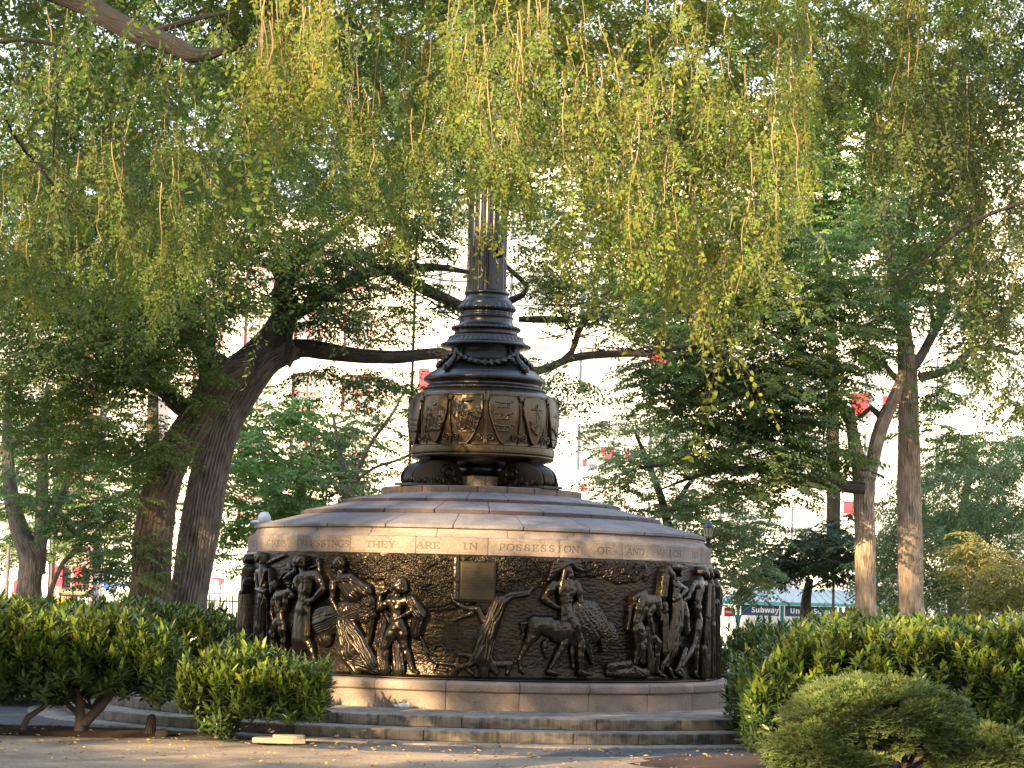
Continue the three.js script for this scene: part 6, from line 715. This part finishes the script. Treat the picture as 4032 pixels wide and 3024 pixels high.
{ // big pale building across the middle and right
  const x0 = px(880).x, x1 = px(2320).x, t = thing('pale_building', 'large sunlit white building with rows of wide windows behind the trees', 'building'); t.userData.win = { nx: 3, ny: 3 };
  facade(t, x0, x1, 31, zf, C.white, { w: 2.6, h: 2.7, gx: 4.1, rows: [0.2, 4.6, 9.0, 13.4, 17.8, 22.2, 26.4].map(y => y + 0.2) }, 18, 0);
  const sign = (x, y, w, h, m) => { const p = px(x, y, zf + 0.4); return mesh('red_banner', box(p.x - w / 2, p.x + w / 2, p.y - h / 2, p.y + h / 2, zf + 0.32, zf + 0.45), m, t); };
  sign(1857, 872, 0.95, 1.2, C.red); sign(1912, 880, 0.25, 1.3, C.red); sign(1836, 1096, 0.7, 0.7, C.red); sign(1422, 770, 1.1, 0.55, C.red); sign(916, 820, 0.6, 1.3, C.red);
  const hs = new THREE.Shape(); hs.moveTo(0, -0.45); hs.bezierCurveTo(-0.75, 0.05, -0.5, 0.55, -0.05, 0.28); hs.bezierCurveTo(0.35, 0.62, 0.75, 0.1, 0, -0.45); const hole = new THREE.Path(); hole.moveTo(0.02, -0.2); hole.bezierCurveTo(-0.3, 0.05, -0.22, 0.28, 0.0, 0.12); hole.bezierCurveTo(0.22, 0.3, 0.36, 0.05, 0.02, -0.2); hs.holes.push(hole);
  const hp = px(1313, 978, zf + 0.35), hg = new THREE.ExtrudeGeometry(hs, { depth: 0.1, bevelEnabled: false }); hg.scale(0.85, 0.85, 1); hg.translate(hp.x, hp.y, zf + 0.3); mesh('heart_sign', hg, C.red, t);
  for (const [x, y] of [[1355, 985], [1263, 1000], [1258, 1055]]) sign(x, y, 0.25, 0.4, C.red);
}
{ // pink-brown building with red window frames, left of the middle
  const x0 = px(300).x, x1 = px(870).x, t = thing('brick_building', 'pinkish building with red window frames between the big trunks and the urn', 'building'); t.userData.win = { frame: C.redframe, nx: 2, ny: 2 };
  facade(t, x0, x1, 24, zf - 2, C.cream, { w: 1.7, h: 2.2, gx: 2.9, rows: [5.2, 8.8, 12.4, 16.0, 19.6] }, 16, 0);
  // white café front at its foot with big lettering
  const c = thing('cafe_front', 'white café front with grey lettering and a red swoosh, right of the big trunks', 'storefront');
  const a = px(302).x, b = px(700).x, top = px(480, 1253, zf + 1).y, low = px(480, 1281, zf + 1).y; mesh('wall', merge([box(a, b, low, top, zf - 1.6, zf + 0.9), box(a, b, GL, GL + 0.5, zf - 1.6, zf + 0.9)]), C.white, c);
  for (let i = 0; i < 8; i++) windowUnit(c, lerp(a, b, (i + 0.5) / 8), GL + 0.52, (b - a) / 8 - 0.06, low - GL - 0.54, zf + 0.6, C.frame, 2, 1);
  mesh('sign_letter', merge([onFront(text('Capital One Cafe', 0.27, 0.05, serif), px(484).x, px(480, 1273, zf + 1).y, zf + 0.9)]), std([0.30, 0.33, 0.40], 0.6), c);
  const sw = new THREE.Shape(); sw.moveTo(-2.6, 0.35); sw.bezierCurveTo(-1.2, 0.75, 0.9, 0.62, 1.25, 0.45); sw.bezierCurveTo(1.35, 0.1, 0.9, -0.35, 0.4, -0.55); sw.bezierCurveTo(0.6, -0.1, 0.55, 0.15, 0.25, 0.3); sw.bezierCurveTo(-0.6, 0.45, -1.8, 0.4, -2.6, 0.35); const sg = new THREE.ExtrudeGeometry(sw, { depth: 0.06, bevelEnabled: false }); sg.scale(0.42, 0.42, 1); sg.translate(px(469).x, px(469, 1257, zf + 1).y, zf + 0.9); mesh('swoosh', sg, C.red, c);
}
{ // shops at the left
  const t = thing('shoe_shop', 'grey shop with big white raised letters at the far left', 'storefront'), a = px(-200).x, b = px(92).x; t.userData.win = { nx: 2, ny: 2 };
  facade(t, a, b, 20, zf, C.grey, { w: 1.1, h: 1.5, gx: 1.7, rows: [3.7, 6.5, 9.3, 12.1] });
  const sp = px(14, 1248, zf + 0.3); mesh('sign_board', box(a, b, sp.y - 0.3, sp.y + 0.28, zf + 0.01, zf + 0.12), C.grey, t); mesh('sign_letter', onFront(text('SHOES', 0.33, 0.08), px(11).x, sp.y, zf + 0.12), C.letter, t);
  mesh('shop_glass', box(a + 0.1, b - 0.1, GL + 0.3, sp.y - 0.32, zf + 0.01, zf + 0.05), C.glass, t); const rp = px(40, 1270, zf); mesh('red_panel', box(rp.x - 0.25, rp.x + 0.25, rp.y - 0.45, rp.y + 0.4, zf + 0.08, zf + 0.14), C.red, t);
  const col = thing('white_column_building', 'narrow white pier between the grey shop and the chocolate shop', 'building'); mesh('wall', merge([box(px(92).x + 0.02, px(106).x, GL, 18, zf - 10, zf + 0.3)]), C.white, col); mesh('dark_strip', box(px(106).x + 0.005, px(113).x, GL, 14, zf - 6, zf + 0.2), C.dark, col); mesh('cornice', box(px(92).x, px(107).x, 18.002, 18.4, zf - 10, zf + 0.6), C.white, col);
  const m = thing('chocolate_shop', 'brown shop front with a black lettered sign and two red banners', 'storefront'), c0 = px(113).x + 0.02, c1 = px(200).x; m.userData.win = { frame: C.dark, nx: 2, ny: 3 };
  const lp = px(159, 1279, zf + 0.4), r0 = px(150, 1246, zf).y - 0.6;
  facade(m, c0, c1, 16, zf, C.brick, { w: 0.5, h: 1.2, gx: 0.72, rows: [r0, r0 + 2.2, r0 + 4.4, r0 + 6.6] }, 10, 0);
  mesh('sign_board', box(lp.x - 0.86, lp.x + 0.86, lp.y - 0.16, lp.y + 0.17, zf + 0.02, zf + 0.35), C.dark, m); mesh('sign_letter', onFront(text('MAX BRENNER CHOCOLATE', 0.098, 0.03), lp.x, lp.y, zf + 0.35), C.gold, m);
  for (const x of [130, 172]) { const p = px(x, 1246, zf); const bg = new THREE.BoxGeometry(0.42, 1.1, 0.06, 1, 6, 1); mesh('red_banner', onFront(bg, p.x, p.y, zf + 0.45), C.red, m); mesh('banner_mark', onFront(text('MAX', 0.13, 0.02), p.x, p.y, zf + 0.481), C.pink, m); mesh('banner_arm', merge([box(p.x - 0.2, p.x + 0.2, p.y + 0.56, p.y + 0.59, zf, zf + 0.5)]), C.dark, m); }
  mesh('shop_glass', merge([box(c0 + 0.2, c0 + 0.8, GL + 0.1, lp.y - 0.2, zf + 0.02, zf + 0.06), box(c0 + 1.4, c1 - 0.2, GL + 0.1, lp.y - 0.2, zf + 0.02, zf + 0.06)]), C.glass, m); mesh('door', box(c0 + 0.85, c0 + 1.35, GL, lp.y - 0.2, zf + 0.02, zf + 0.07), std([0.28, 0.10, 0.05], 0.6), m);
  const w = thing('white_shop', 'white shop front with blue banner and blue lettering left of the big trunks', 'storefront'), d0 = px(200).x + 0.02, d1 = px(300).x - 0.02; w.userData.win = { nx: 2, ny: 2 };
  facade(w, d0, d1, 15, zf - 0.5, C.white, { w: 0.7, h: 1.2, gx: 1.2, rows: [3.7, 6.2, 8.7] }, 10, 0);
  const bp = px(230, 1257, zf), wp = px(262, 1264, zf); mesh('blue_banner', box(bp.x - 0.17, bp.x + 0.17, bp.y - 0.42, bp.y + 0.42, zf - 0.05, zf), C.blue, w); mesh('sign_letter', onFront(text('bayo', 0.26, 0.06), wp.x, wp.y, zf - 0.5), C.blue, w); mesh('shop_glass', box(d0 + 0.1, d1 - 0.1, GL + 0.2, wp.y - 0.3, zf - 0.49, zf - 0.44), C.glass, w); mesh('green_panel', box(wp.x + 0.25, wp.x + 0.6, wp.y - 0.75, wp.y - 0.35, zf - 0.43, zf - 0.38), C.green, w);
}
{ // bus-stop disc, orange boxes, thin posts in front of the shops
  const pole = (name, lab, cat, x, top, z, r, extra) => { const t = thing(name, lab, cat), b = px(x, 1330, z), g = groundY(z); mesh('pole', tube([V(b.x, g, z), V(b.x, px(x, top, z).y, z)], [r, r], 8, { n: 2 }), C.dark, t); extra && extra(t, b); return t; };
  pole('bus_stop_sign', 'round blue and white disc on a post in front of the chocolate shop', 'street sign', 114, 1268, -80, 0.04, (t, b) => { const p = px(114, 1273, -80), c = new THREE.CylinderGeometry(0.15, 0.15, 0.05, 28); c.rotateX(Math.PI / 2); mesh('disc', onFront(c, p.x, p.y, -79.93), std([0.1, 0.35, 0.7], 0.5), t); const rg = new THREE.TorusGeometry(0.14, 0.022, 8, 28); mesh('rim', onFront(rg, p.x, p.y, -79.9), C.red, t); mesh('mark', onFront(text('M', 0.12, 0.02), p.x, p.y, -79.9), C.letter, t); });
  pole('street_pole', 'grey post beside the blue banner', 'pole', 215, 1235, -78, 0.06); pole('sign_post', 'thin dark post with an arm at the left edge', 'pole', 12, 1175, -30, 0.05, (t, b) => { const q = px(12, 1192, -30); mesh('arm', tube([V(q.x, q.y, -30), V(q.x + 0.7, q.y - 0.02, -30)], [0.03, 0.03], 6, { n: 2 }), C.dark, t); });
  pole('traffic_sign', 'grey post in front of the white café', 'pole', 473, 1252, -70, 0.035);
  for (const [x, y, s, lab] of [[33, 1290, 0.19, 'yellow box kiosk in front of the grey shop'], [132, 1296, 0.16, 'orange newspaper box below the red banners'], [260, 1305, 0.12, 'small orange box in front of the white shop']]) { const t = thing('newspaper_box', lab, 'box'), p = px(x, y, -84), g = groundY(-84); mesh('box_body', box(p.x - s, p.x + s, g, p.y + s * 0.9, -84.3, -83.7), C.orange, t); mesh('top_cap', box(p.x - s * 0.9, p.x + s * 0.9, p.y + s * 0.902, p.y + s * 1.05, -84.25, -83.75), C.gold, t); mesh('front_panel', box(p.x - s * 0.8, p.x + s * 0.8, p.y - s * 0.4, p.y + s * 0.6, -83.698, -83.66), C.gold, t); }
  const f = thing('iron_fence', 'low iron picket fence behind the hedge, seen left of the monument', 'fence'), z = -24, fx0 = px(425, 1300, z).x, fx1 = px(560, 1300, z).x, g = groundY(z), topY = px(480, 1290, z).y; mesh('rail', merge([box(fx0, fx1, topY - 0.12, topY - 0.09, z - 0.015, z + 0.015), box(fx0, fx1, g + 0.15, g + 0.18, z - 0.015, z + 0.015)]), M.iron, f);
  for (let x = fx0; x < fx1; x += 0.16) mesh('picket', box(x - 0.009, x + 0.009, g, topY, z - 0.03, z - 0.016), M.iron, f);
}
{ // subway entrance canopy
  const z = -47, t = thing('subway_entrance', 'green steel subway entrance canopy with dark blue signs right of the monument', 'subway entrance'), g = groundY(z);
  const P = (x, y) => at2(x, y, z), x0 = P(1556, 1300).x, x1 = P(1905, 1300).x, yt = P(1700, 1301).y, yE = yt, teal = std([0.10, 0.36, 0.34], 0.5), dk = std([0.03, 0.16, 0.15], 0.5), roofM = std([0.42, 0.47, 0.46], 0.45, { metalness: 0.4 }), navy = std([0.03, 0.075, 0.14], 0.5);
  mesh('eave', merge([box(x0, x1, yE - 0.12, yE, z, z + 0.1), box(x0, x0 + 0.1, yE - 0.12, yE, z - 3.2, z - 0.001), box(x1 - 0.1, x1, yE - 0.12, yE, z - 3.2, z - 0.001)]), teal, t);
  const rp = [[x0, yE + 0.002, z + 0.1], [x1, yE + 0.002, z + 0.1], [x1 - 1.0, yE + 0.5, z - 1.1], [x0 + 1.1, yE + 0.5, z - 1.1], [x0, yE + 0.002, z - 3.2], [x1, yE + 0.002, z - 3.2], [x1 - 1.0, yE + 0.5, z - 2], [x0 + 1.1, yE + 0.5, z - 2]];
  const rg = new THREE.BufferGeometry(), tri = []; for (const q of [[0, 1, 2, 3], [3, 2, 6, 7], [7, 6, 5, 4], [4, 0, 3, 7], [1, 5, 6, 2]]) for (const k of [0, 1, 2, 0, 2, 3]) tri.push(...rp[q[k]]); rg.setAttribute('position', new THREE.Float32BufferAttribute(tri, 3)); rg.setAttribute('uv', new THREE.Float32BufferAttribute(new Array(tri.length / 3 * 2).fill(0), 2)); rg.computeVertexNormals(); mesh('roof', rg, roofM, t);
  for (let i = 0; i <= 18; i++) { const u = i / 18, xa = lerp(x0, x1, u), xb = lerp(x0 + 1.1, x1 - 1.0, u); mesh('roof_seam', tube([V(xa, yE + 0.02, z + 0.08), V(xb, yE + 0.515, z - 1.1)], [0.022, 0.022], 6, { n: 1 }), roofM, t); }
  const dome = thing('glass_dome', 'pale glowing rounded dome behind the roof of the subway entrance', 'dome'); const dp = at2(1672, 1285, -56); const dg = new THREE.SphereGeometry(1, 32, 16, 0, TAU, 0, Math.PI / 2); dg.scale(1.1, 1.05, 1.1); mesh('shell', onFront(dg, dp.x, dp.y - 0.05, dp.z), std([0.82, 0.70, 0.55], 0.4), dome); for (let i = 0; i < 6; i++) { const rb = new THREE.TorusGeometry(1.0, 0.025, 6, 24, Math.PI); rb.scale(1.12, 1.07, 1); rb.rotateY(i * Math.PI / 6); mesh('rib', onFront(rb, dp.x, dp.y - 0.05, dp.z), C.frame, dome); } mesh('base', box(dp.x - 1.2, dp.x + 1.2, groundY(dp.z), dp.y - 0.05, dp.z - 1.1, dp.z + 1.1), C.cream, dome);
  const posts = [1595, 1690, 1816, 1900]; for (const x of posts) { const q = P(x, 1300).x; mesh('post', box(q - 0.06, q + 0.06, g, yE - 0.13, z - 0.1, z), dk, t); }
  for (const x of [1595, 1816]) for (const s of [-1, 1]) { const q = P(x, 1300).x; const l = []; for (let i = 0; i <= 10; i++) { const a = i / 10 * Math.PI / 2; l.push(V(q + s * (0.06 + 0.62 * (1 - Math.cos(a))), yE - 0.78 + 0.62 * Math.sin(a), z - 0.05)); } mesh('bracket', merge([tube(l, l.map(() => 0.03), 6, { n: 14 }), tube([V(q + s * 0.06, yE - 0.55, z - 0.05), V(q + s * 0.45, yE - 0.16, z - 0.05)], [0.02, 0.02], 6, { n: 2 })]), dk, t); }
  const board = (xa, xb, s, mat, cx, name) => { const a = P(xa, 1311).x, b = P(xb, 1311).x, y0 = yE - 0.52, y1 = yE - 0.13; const m = mesh(name, box(a, b, y0, y1, z - 0.2, z - 0.11), mat, t); if (s) mesh('lettering', onFront(text(s, 0.20, 0.02), P(cx, 1300).x, (y0 + y1) / 2 - 0.01, z - 0.11), C.letter, m); return m; };
  board(1602, 1684, 'Subway', navy, 1654, 'sign_board'); board(1697, 1810, 'Union Square', navy, 1760, 'sign_board'); board(1826, 1894, 'Sta', std([0.42, 0.06, 0.10], 0.5), 1870, 'sign_board');
  for (let i = 0; i < 14; i++) { const q = lerp(x0 + 0.3, x1 - 0.3, i / 13); mesh('railing_bar', box(q - 0.015, q + 0.015, g, g + 1.3, z - 0.32, z - 0.29), dk, t); } mesh('railing_top', box(x0 + 0.2, x1 - 0.2, g + 1.302, g + 1.36, z - 0.33, z - 0.28), dk, t);
  const tape = thing('red_sign', 'small red sign beside the subway entrance, left of the blue sign', 'sign'), tp = at2(1575, 1322, -49); mesh('plate', box(tp.x - 0.19, tp.x + 0.19, tp.y - 0.17, tp.y + 0.17, tp.z, tp.z + 0.04), C.red, tape); mesh('bar', box(tp.x - 0.12, tp.x + 0.12, tp.y - 0.04, tp.y + 0.04, tp.z + 0.041, tp.z + 0.05), C.letter, tape); mesh('post', box(tp.x - 0.02, tp.x + 0.02, groundY(-49), tp.y - 0.17, tp.z, tp.z + 0.03), C.frame, tape);
}
function lamp(x, yTop, yGlass, z, lab) { // park lamp: post, glass lantern with vented cap and finial
  const t = thing('park_lamp', lab, 'street lamp'), p = at2(x, yGlass, z), k = perPx2(z), g = groundY(z), H = (yGlass - yTop) * k; // H: mid-glass to tip of the finial
  const r = H * 0.42; const L0 = (pts, n = 20) => { const q = revolve(pts.map(([a, b]) => [a * H, b * H]), n); q.translate(p.x, p.y, z); return q; };
  mesh('post', merge([tube([V(p.x, g, z), V(p.x, p.y - 1.2 * H, z)], [0.07, 0.045], 12, { n: 4 }), L0([[0.12, -1.5], [0.16, -1.2], [0.10, -1.1], [0.22, -0.95], [0.14, -0.8], [0.24, -0.62], [0.30, -0.55], [0.20, -0.5]])]), M.iron, t);
  mesh('glass', L0([[0.20, -0.5], [0.30, -0.35], [0.36, 0.0], [0.40, 0.24]]), phys([0.75, 0.66, 0.5], 0.5, { transmission: 0.4, thickness: 0 }), t);
  const ribs = []; for (let i = 0; i < 8; i++) { const a = i / 8 * TAU; ribs.push(tube([V(p.x + 0.21 * H * Math.sin(a), p.y - 0.5 * H, z + 0.21 * H * Math.cos(a)), V(p.x + 0.37 * H * Math.sin(a), p.y, z + 0.37 * H * Math.cos(a)), V(p.x + 0.415 * H * Math.sin(a), p.y + 0.24 * H, z + 0.415 * H * Math.cos(a))], [0.012, 0.012, 0.012], 5, { n: 4 })); } mesh('rib', merge(ribs), M.iron, t);
  mesh('cap', L0([[0.47, 0.22], [0.48, 0.28], [0.40, 0.38], [0.30, 0.5], [0.22, 0.62], [0.14, 0.66], [0.08, 0.74], [0.09, 0.8], [0.03, 0.88], [0.01, 1.0]]), std([0.07, 0.11, 0.115], 0.4, { metalness: 0.4 }), t);
}
lamp(1530, 1118, 1147, -20, 'dark park lamp whose lantern shows above the right end of the stone roof');
lamp(1801, 1212, 1229, -46, 'dark park lamp on a thin post in front of the subway entrance');
{ const t = thing('globe_lamp', 'pale grey globe on a dark post behind the left shoulder of the monument', 'street lamp'), p = at2(571, 1119, -20); const s = new THREE.SphereGeometry(0.16, 24, 16); mesh('globe', onFront(s, p.x, p.y, p.z), phys([0.6, 0.66, 0.72], 0.3, { transmission: 0.3, thickness: 0 }), t); mesh('post', tube([V(p.x, groundY(-20), p.z), V(p.x, p.y - 0.12, p.z)], [0.05, 0.04], 10, { n: 2 }), M.iron, t); const c = new THREE.SphereGeometry(1, 20, 8); c.scale(0.34, 0.07, 0.34); mesh('ledge', onFront(c, p.x - 0.06, p.y - 0.1, p.z - 0.3), std([0.45, 0.5, 0.55], 0.5), t); }
// ------------------------------------------------------------------ small things on the ground
SEED = 81;
{ const t = thing('plastic_bottle', 'crushed clear plastic bottle lying on the top step', 'bottle'), p = at(1585, 2770, 4.25); const q = revolve(spline([[0.012, 0], [0.013, 0.02], [0.018, 0.035], [0.033, 0.07], [0.036, 0.10], [0.028, 0.13], [0.034, 0.16], [0.03, 0.20], [0.005, 0.21]], 30), 20, -Math.PI, Math.PI, (r, a, y) => r * (1 + 0.2 * n3(Math.cos(a) * 2, y * 30, Math.sin(a) * 2))); q.rotateZ(-Math.PI / 2 + 0.08); q.translate(p.x - 0.1, 0.39, p.z); mesh('bottle_body', q, phys([0.9, 0.95, 0.97], 0.15, { transmission: 0.6, thickness: 0 }), t); const c = new THREE.CylinderGeometry(0.015, 0.015, 0.022, 12); c.rotateZ(Math.PI / 2); mesh('bottle_cap', onFront(c, p.x - 0.11, 0.392, p.z), C.letter, t); }
{ const t = thing('stone_slab', 'broken tan paving slab with a second piece on it, lying beside the small shrub', 'paving slab'), p = at(1105, 2928, 7.6); const irregular = (w, d, h, s) => { const sh = new THREE.Shape(); for (let i = 0; i < 12; i++) { const a = i / 12 * TAU, sq = 1 / Math.max(Math.abs(Math.cos(a)), Math.abs(Math.sin(a))); const k = Math.min(1.25, sq) * (1 + 0.06 * n3(i * 2.2, s)); sh[i ? 'lineTo' : 'moveTo'](w * k * Math.cos(a), d * k * Math.sin(a)); } const g = new THREE.ExtrudeGeometry(sh, { depth: h, bevelEnabled: true, bevelSize: 0.008, bevelThickness: 0.008, bevelSegments: 1 }); g.rotateX(-Math.PI / 2); return paint(g, (x, y, z) => 0.9 + 0.4 * fbm(x * 6, y * 6, z * 6)); }; const m = std([0.42, 0.33, 0.21], 0.9, { bumpMap: T.dirt, bumpScale: 0.006, vertexColors: true }); mesh('lower_piece', onFront(irregular(0.34, 0.16, 0.05, 1), p.x - 0.02, 0.035, 7.6), m, t); mesh('upper_piece', onFront(irregular(0.20, 0.12, 0.03, 5), p.x + 0.10, 0.096, 7.58), m, t); }
{ const t = thing('tree_stump', 'small dark weathered stump between the two left shrubs', 'stump'), p = at(590, 2885, 6.6); mesh('stump_wood', tube([V(p.x, 0, 6.6), V(p.x, 0.12, 6.6), V(p.x + 0.02, 0.26, 6.58), V(p.x + 0.03, 0.30, 6.58)], [0.10, 0.075, 0.06, 0.025], 14, { step: 0.03, ridge: (a, l) => 1 + 0.3 * n3(Math.cos(a) * 2.5, l * 6, Math.sin(a) * 2.5) }), M.barkDark, t); const r = new THREE.IcosahedronGeometry(0.09, 2); r.scale(1.1, 0.8, 0.9); const q = thing('dark_stone', 'dark lump of stone beside the small stump', 'stone'); mesh('stone', onFront(r, at(640, 2875, 6.9).x, 0.06, 6.9), std([0.06, 0.055, 0.05], 0.9, { bumpMap: T.dirt, bumpScale: 0.02 }), q); }
{ // fallen leaves and bits of bark
  const flat = leafGeo([[V(-0.035, 0, 0), V(1, 0, 0), V(0, 1, 0.2).normalize(), 0.07, 0.036, [1, 1, 1]]]), im = new THREE.InstancedMesh(flat, std([0.5, 0.36, 0.13], 0.8, { side: THREE.DoubleSide, vertexColors: true }), 900); im.name = 'leaf_litter'; shade(im);
  for (let i = 0; i < 900; i++) { const near = i < 520, x = rr(-7, 7.5), z = near ? rr(7.4, 11.4) : rr(5.5, 9); const r = Math.hypot(x, z); const y = r < 7.25 ? 0.05 : r < 8.2 ? 0.035 : Math.abs(x + 6.3) < 3 && z < 7.3 ? 0.085 : 0.035; _q.setFromEuler(_e.set(rr(-0.3, 0.3), rr(0, TAU), rr(-0.3, 0.3))); const s = rr(0.5, 1.3) * (r < 7.25 ? 0.6 : 1); _m.compose(V(x, y, z), _q, V(s, s, s)); im.setMatrixAt(i, _m); const b = rnd(); im.setColorAt(i, b < 0.25 ? _c.setRGB(1.5, 1.35, 0.5) : b < 0.6 ? _c.setRGB(0.9, 0.75, 0.6) : _c.setRGB(0.45, 0.36, 0.35)); }
  im.userData.kind = 'stuff'; scene.add(im); tag(im, 'scattered yellow and brown fallen leaves on the ground and beds', 'fallen leaves');
}
renderer.render(scene, camera);
